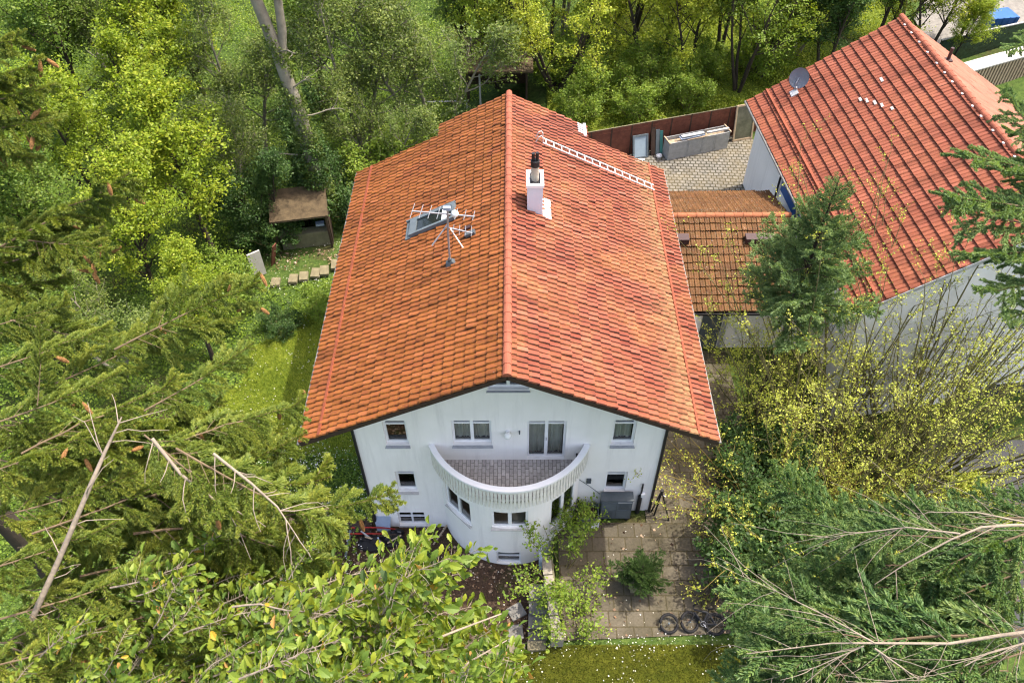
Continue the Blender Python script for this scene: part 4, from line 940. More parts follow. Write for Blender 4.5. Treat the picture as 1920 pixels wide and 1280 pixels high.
def limb(rg, p, d, L, n=6, wob=.14, up=.06):
    pts = [np.array(p, float)]; d = np.array(d, float)/np.linalg.norm(d)
    for i in range(n):
        d = d+rg.normal(size=3)*wob+np.array((0, 0, up)); d /= np.linalg.norm(d); pts.append(pts[-1]+d*L/n)
    return np.array(pts)
def around(rg, d, ang):
    d = d/np.linalg.norm(d); a = np.cross(d, rg.normal(size=3)); a /= np.linalg.norm(a); return d*math.cos(ang)+a*math.sin(ang)
def make_tree(seed, H=9., stems=1, tilt=.15, r0=.16, n1=20, l1=3.0, a1=1.0, n2=8, l2=1.1, k=22, sig=.24, leaf=.12, first=.3, up1=.10, mats=None, per=3, upl=.7, n3=0):
    """skeleton of stems, limbs and twigs, with leaf clumps along the twigs"""
    rg = np.random.default_rng(seed); wood = MB(); cr = MB(); cen = []; cv = []
    for s in range(stems):
        az = 2*np.pi*(s+rg.random()*.6)/stems; tl = tilt*(.4+.9*rg.random()) if stems > 1 else tilt*rg.random()
        d = np.array((math.cos(az)*math.sin(tl), math.sin(az)*math.sin(tl), math.cos(tl))); h = H*(.75+.3*rg.random()) if stems > 1 else H
        st = limb(rg, (math.cos(az)*.12*(stems > 1), math.sin(az)*.12*(stems > 1), -.15), d, h, 9, .06, .03)
        rr = r0*(1-np.linspace(0, 1, len(st))*.88); wood.tube(st, rr, 8)
        for i in range(n1):
            f = first+(1-first)*(i+rg.random())/n1; x = f*(len(st)-1); a = min(int(x), len(st)-2); p = st[a]+(st[a+1]-st[a])*(x-a)
            L = l1*(1.05-.75*((f-first)/(1-first))**1.4)*(.7+.5*rg.random())
            b = limb(rg, p, around(rg, st[a+1]-st[a], a1*(.75+.45*rg.random())*(1.1-.5*f)), L, 5, .15, up1)
            wood.tube(b, np.linspace(rr[a]*.45, .012, len(b)), 5, False)
            cb = rg.normal()*.10
            for j in range(n2):
                g = .3+.7*(j+rg.random())/n2; y = g*(len(b)-1); c = min(int(y), len(b)-2); q = b[c]+(b[c+1]-b[c])*(y-c)
                t = limb(rg, q, around(rg, b[c+1]-b[c], .5+.6*rg.random()), l2*(.5+.7*rg.random()), 3, .2, .05)
                wood.tube(t, np.linspace(.014, .005, len(t)), 3, False)
                for z in np.linspace(.4, 1, per):
                    w = z*(len(t)-1); e = min(int(w), len(t)-2); cen.append(t[e]+(t[e+1]-t[e])*(w-e)); cv.append(cb+rg.normal()*.10)
    cen = np.array(cen); cv = np.array(cv); n = len(cen)
    P = np.repeat(cen, k, 0)+rg.normal(size=(n*k, 3))*(sig*.85)*np.repeat(.5+rg.random(n), k)[:, None]*np.array((1, 1, .65)); v = .5+np.repeat(cv, k)+rg.normal(size=n*k)*.13
    leaf_quads(cr, P, leaf, rg, v, upl); return wood, cr
M_BARK = plain("dark_bark", (.045, .035, .025), .95, .4, 6, bump=.5)
M_BARKP = plain("pale_mossy_bark", (.22, .20, .15), .95, .35, 2.5, bump=.5, bscale=20)
M_BARKY = plain("olive_young_bark", (.15, .135, .055), .85, .3, 4)
M_STEMY = plain("yellow_green_twig", (.24, .18, .04), .7, .25, 4)
M_TWIG = plain("pale_dead_twig", (.27, .225, .17), .85, .3, 8, bump=.3)
L_LIME = leafmat("lime_spring_leaves", [(0, (.11, .15, .012)), (.5, (.22, .27, .020)), (1, (.38, .37, .05))], .42)
L_MAPLE = leafmat("bright_maple_leaves", [(0, (.075, .12, .010)), (.5, (.16, .225, .014)), (1, (.30, .32, .03))], .42)
L_MID = leafmat("mid_green_leaves", [(0, (.03, .065, .010)), (.5, (.085, .145, .018)), (1, (.17, .22, .035))], .38)
L_OLIVE = leafmat("olive_grey_leaves", [(0, (.030, .052, .012)), (.5, (.080, .120, .022)), (1, (.18, .215, .050))], .33)
L_DEEP = leafmat("deep_green_leaves", [(0, (.014, .034, .008)), (.5, (.035, .075, .016)), (1, (.085, .14, .03))], .3)
L_GOLD = leafmat("yellow_budding_leaves", [(0, (.16, .195, .030)), (.5, (.29, .33, .045)), (1, (.44, .46, .09))], .4)
L_GRASS = leafmat("mossy_grass_blades", [(0, (.022, .026, .003)), (.5, (.055, .06, .006)), (1, (.13, .135, .018))], .3)
L_FRESH = leafmat("fresh_green_leaves", [(0, (.06, .11, .012)), (.5, (.13, .20, .022)), (1, (.24, .29, .04))], .42)
L_MEADOW = leafmat("sunlit_meadow_leaves", [(0, (.08, .12, .010)), (.5, (.17, .22, .018)), (1, (.30, .32, .05))], .42)
L_BROAD = leafmat("broad_leaves_turning_yellow", [(0, (.034, .066, .016)), (.35, (.085, .14, .020)), (.65, (.15, .20, .022)), (.88, (.23, .24, .02)), (.95, (.36, .27, .01)), (1, (.36, .20, .06))], .34)
L_NEEDLE = leafmat("olive_spruce_needles", [(0, (.034, .062, .012)), (.5, (.105, .148, .022)), (1, (.235, .25, .038))], .3)
L_NEEDLEB = leafmat("blue_green_needles", [(0, (.042, .082, .030)), (.5, (.105, .175, .060)), (1, (.23, .31, .12))], .3)
L_NEEDLEF = leafmat("green_feathery_needles", [(0, (.024, .060, .022)), (.5, (.074, .140, .040)), (1, (.18, .235, .065))], .3)
M_CONE = plain("orange_brown_cone_scales", (.30, .155, .055), .75, .35, 30, bump=.6, bscale=120)
M_PETAL = leafmat("fallen_white_petals", [(0, (.5, .48, .42)), (1, (.8, .79, .76))], .25)
M_LITTER = leafmat("dry_fallen_leaves", [(0, (.06, .035, .02)), (.5, (.16, .10, .06)), (1, (.34, .25, .17))], .15)

TREES = {}
def tree_kind(key, wood_mat, leaf_mat, **kw):
    w, c = make_tree(**kw); r = empty('deciduous_tree'); w.build('trunk', wood_mat, r, True); c.build('crown', leaf_mat, r); TREES[key] = [r, False]
def plant(key, x, y, s, rz, label, name='deciduous_tree', cat='tree', group=None, z=None, sz=1.0):
    r, used = TREES[key]; o = copy_tree(r) if used else r; TREES[key][1] = True
    o.name = name; o.location = (x, y, float(gz(x, y)) if z is None else z); o.rotation_euler = (0, 0, rz); o.scale = (s, s, s*sz)
    return tag(o, label, cat, group)
def at_z(u, v, z):
    r = AX_F+AX_R*((u-PXC)/CF)-AX_U*((v-PYC)/CF); k = (z-CAM[2])/r[2]; return CAM+k*r
tree_kind('maple', M_BARK, L_MAPLE, seed=1, H=9.5, stems=3, tilt=.22, r0=.13, n1=12, l1=2.6, n2=9, l2=.9, k=20, sig=.20, leaf=.135)
tree_kind('maple_b', M_BARK, L_MAPLE, seed=2, H=8.5, stems=1, tilt=.1, r0=.18, n1=30, l1=3.3, n2=10, l2=1.0, k=22, sig=.21, leaf=.14)
tree_kind('mid', M_BARK, L_MID, seed=3, H=9., stems=2, tilt=.2, r0=.15, n1=16, l1=3.0, n2=9, l2=1.0, k=22, sig=.24, leaf=.13)
tree_kind('olive', M_BARKP, L_OLIVE, seed=4, H=9., stems=2, tilt=.3, r0=.14, n1=17, l1=3.0, n2=9, l2=1.1, k=24, sig=.24, leaf=.11)
tree_kind('olive_b', M_BARKP, L_OLIVE, seed=5, H=7., stems=3, tilt=.4, r0=.12, n1=12, l1=2.6, n2=9, l2=1.0, k=22, sig=.24, leaf=.11)
tree_kind('deep', M_BARK, L_DEEP, seed=6, H=6.5, stems=2, tilt=.25, r0=.13, n1=15, l1=2.6, n2=9, l2=.9, k=26, sig=.24, leaf=.13)
tree_kind('lime', M_BARK, L_LIME, seed=7, H=8., stems=2, tilt=.28, r0=.14, n1=15, l1=2.8, n2=9, l2=.9, k=20, sig=.20, leaf=.13)
tree_kind('multi', M_BARK, L_LIME, seed=8, H=9.0, stems=8, tilt=.62, r0=.15, n1=9, l1=1.9, n2=6, l2=.8, k=13, sig=.19, leaf=.13, first=.33, a1=.75)
tree_kind('slender', M_BARK, L_FRESH, seed=9, H=9.5, stems=4, tilt=.20, r0=.10, n1=11, l1=2.1, n2=6, l2=.9, k=10, sig=.24, leaf=.12, first=.3)
tree_kind('bush', M_BARKY, L_FRESH, seed=10, H=2.4, stems=6, tilt=.6, r0=.04, n1=8, l1=1.0, n2=5, l2=.5, k=14, sig=.14, leaf=.10, first=.15)
tree_kind('bush_deep', M_BARKY, L_DEEP, seed=13, H=2.2, stems=6, tilt=.7, r0=.04, n1=8, l1=1.0, n2=5, l2=.5, k=16, sig=.15, leaf=.11, first=.1)
FOREST = [  # crown centre in the photo, its height, kind, scale, label
 (240, 90, 6, 'maple', 1.0, 'bright yellow green tree with forked dark stems in the upper left wood'),
 (335, 300, 5, 'maple_b', 1.0, 'bright yellow green tree directly left of the woodshed roof'),
 (70, 60, 6, 'mid', 1.1, 'mid green tree at the far upper left corner'),
 (110, 215, 5, 'maple', .95, 'yellow green tree behind the upper left spruce tips'),
 (430, 60, 6, 'olive', 1.0, 'olive green tree just left of the pale leaning trunk'),
 (225, 425, 4, 'maple_b', .85, 'lower bright green tree between the spruce tip and the white panel'),
 (60, 380, 4, 'mid', .9, 'mid green tree half hidden behind the upper left spruce branch'),
 (400, 190, 4.5, 'olive_b', .9, 'low olive tree in the gap between bright tree and pale trunk'),
 (650, 60, 6, 'olive', 1.1, 'large olive tree right of the ivy covered trunk'),
 (790, 40, 6, 'olive_b', 1.2, 'broad olive tree above the swing frame'),
 (700, 190, 3.5, 'olive_b', .8, 'small olive tree behind the left eave corner of the house'),
 (560, 250, 3, 'deep', .8, 'dark green tree in the shade behind the woodshed'),
 (850, -30, 5, 'mid', .9, 'mid green tree rising behind the dark hut'),
 (480, 330, 2.5, 'deep', .7, 'dark low tree beside the woodshed'),
 (1230, 20, 4.5, 'lime', 1.0, 'pale yellow green tree right of the many stemmed tree'),
 (1310, 20, 4.5, 'lime', .85, 'pale lime tree at the upper edge left of the slender stems'),
 (1150, -20, 5, 'maple_b', .8, 'yellow green tree behind the many stemmed tree'),
 (1570, 35, 4, 'deep', .95, 'dark green tree touching the ridge end of the red brown roof'),
 (1760, 30, 3.5, 'lime', .85, 'bright yellow green tree behind the red brown roof'),
 (1670, 0, 4, 'mid', .9, 'mid green tree behind the apex of the red brown roof'),
 (1455, 15, 4.5, 'maple', .8, 'light green tree at the upper edge right of the slender stems'),
 (1370, -20, 5, 'mid', .9, 'mid green tree cut by the upper edge behind the slender stems'),
 (930, -40, 6, 'maple', .9, 'yellow green tree at the upper edge above the ridge'),
 (560, 0, 6, 'mid', 1.0, 'mid green tree behind the top of the ivy covered trunk'),
 (160, 0, 6, 'olive', 1.0, 'olive tree at the upper edge of the left wood'),
 (330, 0, 6, 'maple_b', 1.0, 'yellow green tree at the upper edge left of the trunk'),
 (1520, -5, 4, 'olive_b', .9, 'olive tree left of the dark tree behind the red brown roof'),
 (1830, 0, 3.5, 'maple_b', .65, 'light green tree beside the blue skip'),
 (1800, 75, 2.0, 'maple_b', .45, 'small yellow green tree between the glass screen and the blue skip'),
 (1060, -60, 5, 'olive', 1.0, 'olive tree deep in the wood above the many stemmed tree'),
 (1200, -60, 5, 'mid', 1.0, 'mid green tree at the upper edge deep behind the meadow'),
 (1290, -80, 5, 'olive', 1.0, 'olive tree at the upper edge deep behind the lime trees'),
 (1600, -70, 5, 'mid', 1.0, 'mid green tree at the upper edge behind the red brown roof'),
 (1740, -70, 5, 'olive', .9, 'olive tree at the upper edge left of the blue skip'),
 (1430, 120, 1.0, 'bush', 1.2, 'fresh green bush behind the fence at the corner of the red brown roof'),
 (1330, 130, .8, 'bush', .9, 'low green bush on the meadow under the slender stems'),
 (560, 330, 1.2, 'bush_deep', 1.0, 'dark bush behind the woodshed roof'),
 (500, 390, 1.0, 'bush_deep', .9, 'dark bush at the left side of the woodshed'),
 (590, 540, .6, 'bush', .7, 'leafy green bush right of the stepping slabs by the gutter'),
 (515, 575, .3, 'bush_deep', .5, 'dark leafy clump between stepping slabs and side lawn'),
 (1130, 165, .8, 'bush', 1.15, 'bright bush on the meadow just right of the house ridge end'),
 (1195, 205, .7, 'bush', .95, 'low leafy bush on the meadow touching the brown fence'),
 (1240, 150, .9, 'bush', 1.2, 'bright bush on the meadow below the pale lime tree'),
 (1290, 185, .7, 'bush', .9, 'small bush on the meadow between fence and slender stems'),
 (1085, 205, .8, 'bush', .9, 'green bush at the back corner of the main roof'),
 (1040, 130, 1.2, 'bush', 1.1, 'leafy bush at the foot of the many stemmed tree'),
 (820, 235, 1.2, 'bush', 1.2, 'fresh bush behind the stepped left roof edge'),
 (760, 265, 1.0, 'bush', 1.0, 'leafy bush behind the upper left eave'),
 (715, 285, 1.6, 'bush', 1.25, 'bright green bush touching the left roof edge'),
 (640, 330, 1.2, 'bush_deep', 1.1, 'dark bush beside the left gutter'),
 (30, 560, 3.5, 'mid', .75, 'mid green tree behind the left spruce at the picture edge'),
 (160, 580, 3, 'olive_b', .75, 'low olive tree behind the left spruce branches'),
 (350, 560, 2.5, 'maple_b', .6, 'small bright tree left of the side lawn'),
 (405, 500, 1.5, 'bush', 1.1, 'fresh green bush left of the white panel'),
]
rg = np.random.default_rng(77)
for u, v, zc, key, s, lab in FOREST:
    p = at_z(u, v, zc); bush = key.startswith('bush')
    plant(key, p[0], p[1], s, rg.random()*6.28, lab, 'garden_bush' if bush else 'deciduous_tree', 'bush' if bush else 'tree', 'bushes by the house' if bush else 'trees of the wood behind the house')
plant('multi', 2.5, 27.2, .95, .6, 'many stemmed dark trunked tree with light leaves behind the roof ridge')
plant('slender', 12.9, 27.0, 1.0, 1.2, 'slender tree with four dark leaning stems on the meadow behind the fence')
# the tall ivy tree
iv = empty('ivy_tree', (-9.35, 17.2, -1.15), 0, 'tall pale trunk wrapped in ivy rising behind the woodshed', 'tree')
rg = np.random.default_rng(5); tr = np.array([(.0, 0, -.2), (.0, .05, 3), (-.15, .1, 6), (-.45, .1, 9), (-.95, .1, 12.2), (-1.6, .1, 15)])
mb = MB(); mb.tube(tr, [.44, .36, .33, .27, .22, .12], 12); mb.tube([(-.42, .1, 8.6), (-.1, .2, 10.0), (.1, .3, 12.5), (.3, .3, 15.5)], [.2, .19, .16, .09], 9); cen = []
for i in range(26):
    f = 11.5+3.5*rg.random(); b = limb(rg, (-.6-.8*rg.random(), .1, f), (rg.normal(), abs(rg.normal())+.3, .5), 2.6, 5, .15, .05); mb.tube(b, np.linspace(.06, .012, 6), 5); cen += list(b[2:])
for a, d_ in (((-.3, 0, 7.5), (.9, -.5, .5)), ((.05, 0, 4.0), (-1., -.4, .6)), ((-.5, .1, 9.2), (.8, -.7, .3)), ((-.2, .1, 6.0), (.9, -.2, .4))):
    b = limb(rg, a, d_, 2.2, 7, .16, -.03); mb.tube(b, np.linspace(.05, .01, 8), 5)
    for j in (3, 5): mb.tube(limb(rg, b[j], around(rg, b[j]-b[j-1], .7), 1.0, 4, .15, .0), [.018, .014, .01, .008, .005], 4)
mb.build('trunk', M_BARKP, iv, True)
cen = np.array(cen); P = np.repeat(cen, 60, 0)+rg.normal(size=(len(cen)*60, 3))*.4; cr = MB(); leaf_quads(cr, P, .13, rg, .5+.15*rg.normal(size=len(P))); cr.build('crown', L_MID, iv)
n = 15000; zz = 10.5*rg.random(n)**1.5; ax_ = np.interp(zz, tr[:, 2], tr[:, 0]); th = rg.random(n)*6.28; rr = np.interp(zz, [0, 2, 5, 8, 10.5], [.75, .62, .50, .36, .28])+rg.normal(size=n)*.05
keep = (np.sin(th*2+zz*1.7)+np.sin(zz*3.1+th)+rg.normal(size=n)*.6) > np.interp(zz, [0, 3, 10], [-1.6, -1.0, .3])
P = np.stack([ax_+rr*np.cos(th), .08+rr*np.sin(th), zz], 1)[keep]; iw = MB(); leaf_quads(iw, P, .12, rg, .45+.17*rg.normal(size=len(P)), .3); iw.build('ivy', L_OLIVE, iv)

# ---- undergrowth, grass and petals: nobody could count these
def bump_h(x, y):
    return np.clip(.55+.5*np.sin(x*.9+1.3*np.sin(y*.7))+.5*np.sin(y*1.1+1.7*np.sin(x*.6)+2)+.3*np.sin(x*2.3+y*1.9), .05, 2.)
def in_poly(P, x, y):
    c = np.zeros(len(x), bool); n = len(P)
    for i in range(n):
        a, b = P[i], P[i-1]
        with np.errstate(divide='ignore', invalid='ignore'):
            c ^= ((a[1] > y) != (b[1] > y)) & (x < (b[0]-a[0])*(y-a[1])/(b[1]-a[1]+1e-12)+a[0])
    return c
def scatter(poly, n, rg, holes=()):
    P = np.array(poly, float); lo, hi = P.min(0), P.max(0); q = lo+(hi-lo)*rg.random((n, 2)); k = in_poly(P, q[:, 0], q[:, 1])
    w = np.stack([.45*np.sin(q[:, 1]*2.3+q[:, 0])+.3*rg.normal(size=n), .45*np.sin(q[:, 0]*2.1+1)+.3*rg.normal(size=n)], 1)
    for h in holes: k &= ~in_poly(h, q[:, 0]+w[:, 0]*(h is LAWN_L), q[:, 1]+w[:, 1]*(h is LAWN_L))
    return q[k]
rg = np.random.default_rng(21)
HOLE = [LAWN_L, [(-12.4, 12.3), (-7.4, 13.4), (-7.6, 18), (-12.6, 17.4)], [(-5.2, -2), (6, -2), (6, 12.3), (-5.2, 12.3)], [(2.4, 11), (13.4, 11), (13.4, 23.7), (2.4, 20.4)], [(-7.0, 24.2), (2.2, 24.6), (2.2, 28.6), (-7, 27)]]
q = scatter([(-32, -2), (-5.5, -2), (-5, 3), (-5.0, 20), (3, 20.4), (2, 24), (4, 40), (-48, 48), (-44, 10)], 330000, rg, HOLE)
h = bump_h(q[:, 0], q[:, 1])*np.clip((np.hypot(q[:, 0]+8.5, q[:, 1]-7.5)-3)/5, .3, 1)*np.where(q[:, 1] > 20, .8, 1.)*np.where((q[:, 0] > -8) & (q[:, 1] < 22), .45, 1); P = np.stack([q[:, 0], q[:, 1], gz(q[:, 0], q[:, 1])+h*rg.random(len(q))**.45], 1)
v = .45+.16*rg.normal(size=len(q))+.18*np.sin(q[:, 0]*.8)*np.sin(q[:, 1]*.6+1)
m1 = MB(); leaf_quads(m1, P, .13, rg, v, .6)
tag(m1.build('undergrowth', L_FRESH), 'leafy green undergrowth covering the floor of the left wood', 'undergrowth', None, 'stuff')
q = scatter([(2.2, 20.9), (12.8, 24.0), (22, 27.2), (26, 40), (6, 40), (2, 31)], 110000, rg)
h = bump_h(q[:, 0]*1.4, q[:, 1]*1.4)*.5; P = np.stack([q[:, 0], q[:, 1], gz(q[:, 0], q[:, 1])+.03+h*rg.random(len(q))**.6], 1)
m1 = MB(); leaf_quads(m1, P, .12, rg, .5+.17*rg.normal(size=len(q))+.15*np.sin(q[:, 0])*np.sin(q[:, 1]*.8), .5)
tag(m1.build('meadow_plants', L_MEADOW), 'tall bright grass and herbs on the meadow behind the fence', 'meadow', None, 'stuff')
q = scatter([(6.6, -3.2), (9.2, -3.4), (12.2, -3.4), (19, -1.6), (19, .8), (15, 3.6), (8.9, 4.6), (8.2, 1)], 60000, rg, [[(13.8, 1), (15.6, 5), (30, 5), (30, -1.9), (18, -1.9)]])
h = bump_h(q[:, 0]*1.3, q[:, 1]*1.3)*.9; P = np.stack([q[:, 0], q[:, 1], gz(q[:, 0], q[:, 1])+h*rg.random(len(q))**.45], 1)
m1 = MB(); leaf_quads(m1, P, .11, rg, .45+.16*rg.normal(size=len(q)), .6); tag(m1.build('ground_ivy', L_DEEP), 'dark ivy and low cover under the yellow budding shrubs', 'ground cover', None, 'stuff')
q = scatter([(-26, -12), (-1.6, -12), (-1.6, -4.8), (-7.4, -4.5), (-7.2, 1.), (-5.2, 1), (-5.2, 3), (-12.5, 3.2), (-26, 3)], 120000, rg)
h = bump_h(q[:, 0]*1.2, q[:, 1]*1.2)*.45; P = np.stack([q[:, 0], q[:, 1], gz(q[:, 0], q[:, 1])+h*rg.random(len(q))**.5], 1)
m1 = MB(); leaf_quads(m1, P, .10, rg, .45+.17*rg.normal(size=len(q)), .6); tag(m1.build('ground_cover', L_MID), 'low green cover with white flowers left of the house front', 'ground cover', None, 'stuff')
def blades(name, poly, n, hgt, mat, label, seed, holes=()):
    rg = np.random.default_rng(seed); q = scatter(poly, n, rg, holes); m = len(q); b = np.stack([q[:, 0], q[:, 1], gz(q[:, 0], q[:, 1])+.02], 1)
    a = rg.random(m)*6.28; d = np.stack([np.cos(a), np.sin(a), 0*a], 1); w = np.stack([-np.sin(a), np.cos(a), 0*a], 1)*.012
    H = hgt*(.4+.9*rg.random(m))[:, None]; top = b+np.array((0, 0, 1))*H+d*H*(.3+.6*rg.random(m))[:, None]
    V = np.stack([b-w, b+w, top], 1).reshape(-1, 3); mb = MB(); mb.add(V, np.arange(3*m).reshape(m, 3), np.clip(.5+.2*rg.normal(size=m)+.2*np.sin(q[:, 0]*1.7)*np.cos(q[:, 1]*1.4), 0, 1))
    return tag(mb.build(name, mat), label, 'grass', None, 'stuff')
blades('lawn_grass', LAWN_L, 60000, .10, L_MEADOW, 'short lit grass of the side lawn', 31)
blades('front_grass', LAWN_F, 60000, .06, L_GRASS, 'short mossy grass of the front lawn', 32)
def petals(name, spots, label, seed, mat=None, size=.042, up=1.2, lift=.03):
    rg = np.random.default_rng(seed); P = []
    for poly, n, dz in spots:
        q = scatter(poly, n, rg); k = np.sin(q[:, 0]*2.1+np.sin(q[:, 1]*1.7))+np.sin(q[:, 1]*2.6)+rg.normal(size=len(q))*.9 > -.3; k &= (np.hypot(q[:, 0], q[:, 1]-1) > 2.62) & ((np.abs(q[:, 0]) > 4.85) | (q[:, 1] < -.05) | (q[:, 1] > 11)); q = q[k]
        P.append(np.stack([q[:, 0], q[:, 1], gz(q[:, 0], q[:, 1])+dz+lift], 1))
    P = np.concatenate(P); mb = MB(); leaf_quads(mb, P, size, rg, rg.random(len(P)), up, .9); return tag(mb.build(name, mat or M_PETAL), label, 'petals', None, 'stuff')
BED = [(-7.2, -4.6), (1.2, -4.5), (1.2, .0), (-7.0, .2)]
petals('white_petals', [(LAWN_F, 2000, .07), (LAWN_L, 900, .11), (BED, 900, .02), (PATIO, 260, .0), ([(-1, -5), (8, -5), (8, -4.4), (-1, -4.4)], 260, .03), ([(-12, 11), (-6, 11), (-6, 16), (-12, 15)], 900, .1),
     ([(-11, -7), (-5.2, -7), (-5.2, 3), (-11, 3)], 2400, .35), ([(-8.6, -1.5), (-5., -1), (-5, 4), (-9, 4)], 1500, .28), ([(7.2, -2), (9, -2), (9, 3), (7.2, 3)], 150, .5)], 'white fallen petals and daisies scattered over lawn, bed and patio', 41)
petals('leaf_litter', [(BED, 3600, .015), (PATIO, 500, .0), ([(-8.5, -3), (-6.6, -3), (-6.6, 1), (-8.5, 1)], 1200, .2), ([(-12, 13.4), (-8, 14), (-8, 15.2), (-12, 14.8)], 500, .03)], 'brown and grey fallen leaves on the soil bed', 42, M_LITTER, .10, .9)
# climbing weeds on the bed
for i, (x, y, s, lab) in enumerate(((-3.35, -1.9, .42, 'small dark green herb clump in the soil bed near the bay'), (-4.6, -2.6, .40, 'green herb clump below the wheelbarrow'), (-6.7, -2.2, .5, 'leafy green clump at the left end of the soil bed'))):
    plant('bush_deep' if i < 2 else 'bush', x, y, s, i*2., lab, 'herb_clump', 'plant', 'herb clumps in the soil bed')
# ---------------------------------------------------------------- shrubs in front of the neighbouring gable
def whip_shrub(seed, n, L, tilt, spread, r0, side, leaf, k, sig, arch=-.02, side_l=1.3, az0=0, az1=6.28, asp=.62):
    rg = np.random.default_rng(seed); wood = MB(); cr = MB(); cen = []
    for i in range(n):
        az = az0+(az1-az0)*(i+rg.random())/n; tl = tilt*(.25+.9*rg.random()); d = np.array((math.cos(az)*math.sin(tl), math.sin(az)*math.sin(tl), math.cos(tl)))
        h = L*(.65+.45*rg.random()); st = limb(rg, (math.cos(az)*spread*rg.random(), math.sin(az)*spread*rg.random(), -.2), d, h, 10, .055, arch); rr = r0*(1-np.linspace(0, 1, 11)*.85)*(.6+.6*rg.random()); wood.tube(st, rr, 6)
        for j in range(side):
            f = .28+.72*(j+rg.random())/side; x = f*10; a = min(int(x), 9); p = st[a]+(st[a+1]-st[a])*(x-a)
            b = limb(rg, p, around(rg, st[a+1]-st[a], .45+.4*rg.random()), side_l*(1.2-.7*f)*(.6+.7*rg.random()), 5, .10, .03); wood.tube(b, np.linspace(rr[a]*.55, .006, 6), 4, False)
            for q in (.4, .62, .82, 1.0):
                w = q*5; e = min(int(w), 4); c = b[e]+(b[e+1]-b[e])*(w-e); cen.append(c)
                if q < 1 and rg.random() < .8:
                    t = limb(rg, c, around(rg, b[e+1]-b[e], .7), .45*(.5+rg.random()), 3, .15, .05); wood.tube(t, [.007, .006, .004, .003], 3, False); cen += [t[2], t[3]]
    cen = np.array(cen); P = np.repeat(cen, k, 0)+rg.normal(size=(len(cen)*k, 3))*sig; cv = np.repeat(rg.normal(size=len(cen))*.12, k)
    leaf_quads(cr, P, leaf, rg, .5+cv+rg.normal(size=len(P))*.15, .6, asp); return wood, cr
def shrub(name, loc, wm, lm, label, cat='shrub', group=None, **kw):
    w, c = whip_shrub(**kw); o = empty(name, loc, 0, label, cat, group); w.build('stem', wm, o, True); c.build('crown', lm, o); return o
shrub('budding_shrub', (12.9, 2.9, -2.6), M_BARKY, L_GOLD, 'tall many stemmed shrub with sparse yellow green buds before the white gable', seed=51, n=80, L=12.0, tilt=.42, spread=2.4, r0=.05, side=10, leaf=.066, k=3, sig=.035, side_l=1.6, arch=.0)
shrub('budding_shrub', (15.8, 3.0, -2.9), M_BARKY, L_GOLD, 'tall bare stemmed shrub leaning left over the asphalt drive', seed=52, n=50, L=12.0, tilt=.42, spread=1.6, r0=.06, side=10, leaf=.066, k=3, sig=.035, side_l=1.6, arch=.0)
shrub('budding_shrub', (9.7, 4.3, -.5), M_BARKY, L_GOLD, 'yellow green shrub between the link building and the white gable', seed=53, n=20, L=5.4, tilt=.55, spread=.7, r0=.04, side=8, leaf=.075, k=5, sig=.055, side_l=1.5, arch=.0)
shrub('arching_shrub', (8.8, -.7, -.1), M_STEMY, L_GOLD, 'arching shrub with yellow twigs hanging over the right edge of the patio', seed=54, n=40, L=5.2, tilt=1.1, spread=.7, r0=.026, side=7, leaf=.075, k=3, sig=.045, side_l=1.2, arch=-.03)
shrub('arching_shrub', (10.6, -1.9, -1.2), M_STEMY, L_GOLD, 'tangled twiggy shrub in front of the dark asphalt drive', seed=55, n=32, L=4.2, tilt=.95, spread=.9, r0=.024, side=7, leaf=.075, k=3, sig=.045, side_l=1.2, arch=-.03)
shrub('arching_shrub', (13.2, -1.2, -1.3), M_STEMY, L_GOLD, 'yellow leaved shrub between the tall stems and the feathery conifer', seed=56, n=30, L=4.4, tilt=.9, spread=.9, r0=.024, side=7, leaf=.075, k=5, sig=.055, side_l=1.2, arch=-.02)
plant('lime', 16.2, -.2, .42, 1., 'bright yellow green bush at the right edge below the drive', 'garden_bush', 'bush')
plant('bush_deep', 8.2, -1.7, 1.15, .4, 'dark leaved bush right of the patio under the yellow twigs', 'garden_bush', 'bush', 'dark bushes beside the patio')
plant('bush_deep', 9.0, -3.4, 1.3, 2.4, 'dark bush between patio corner and feathery conifer', 'garden_bush', 'bush', 'dark bushes beside the patio')
plant('bush_deep', 8.9, 1.6, 1.0, 4.0, 'dark bush at the passage beside the house under yellow shoots', 'garden_bush', 'bush', 'dark bushes beside the patio')
# the fresh green shrub in front of the bay
shrub('rowan_shrub', (1.75, -2.3, 0), M_BARKY, L_FRESH, 'fresh green shrub growing over the garden wall in front of the bay', seed=57, n=8, L=2.3, tilt=.75, spread=.3, r0=.025, side=6, leaf=.105, k=6, sig=.11, side_l=.75, arch=.0)
shrub('rowan_shrub', (1.75, -3.9, 0), M_BARKY, L_FRESH, 'small green shrub at the lower end of the garden wall', seed=58, n=6, L=1.1, tilt=.8, spread=.2, r0=.018, side=5, leaf=.10, k=6, sig=.10, side_l=.5, arch=.0)
shrub('creeper', (2.1, -.95, .3), M_BARKY, L_FRESH, 'leafy creeper growing from the black planter beside the bay', 'plant', seed=59, n=4, L=1.2, tilt=.5, spread=.15, r0=.015, side=5, leaf=.10, k=6, sig=.10, side_l=.5, arch=.0)
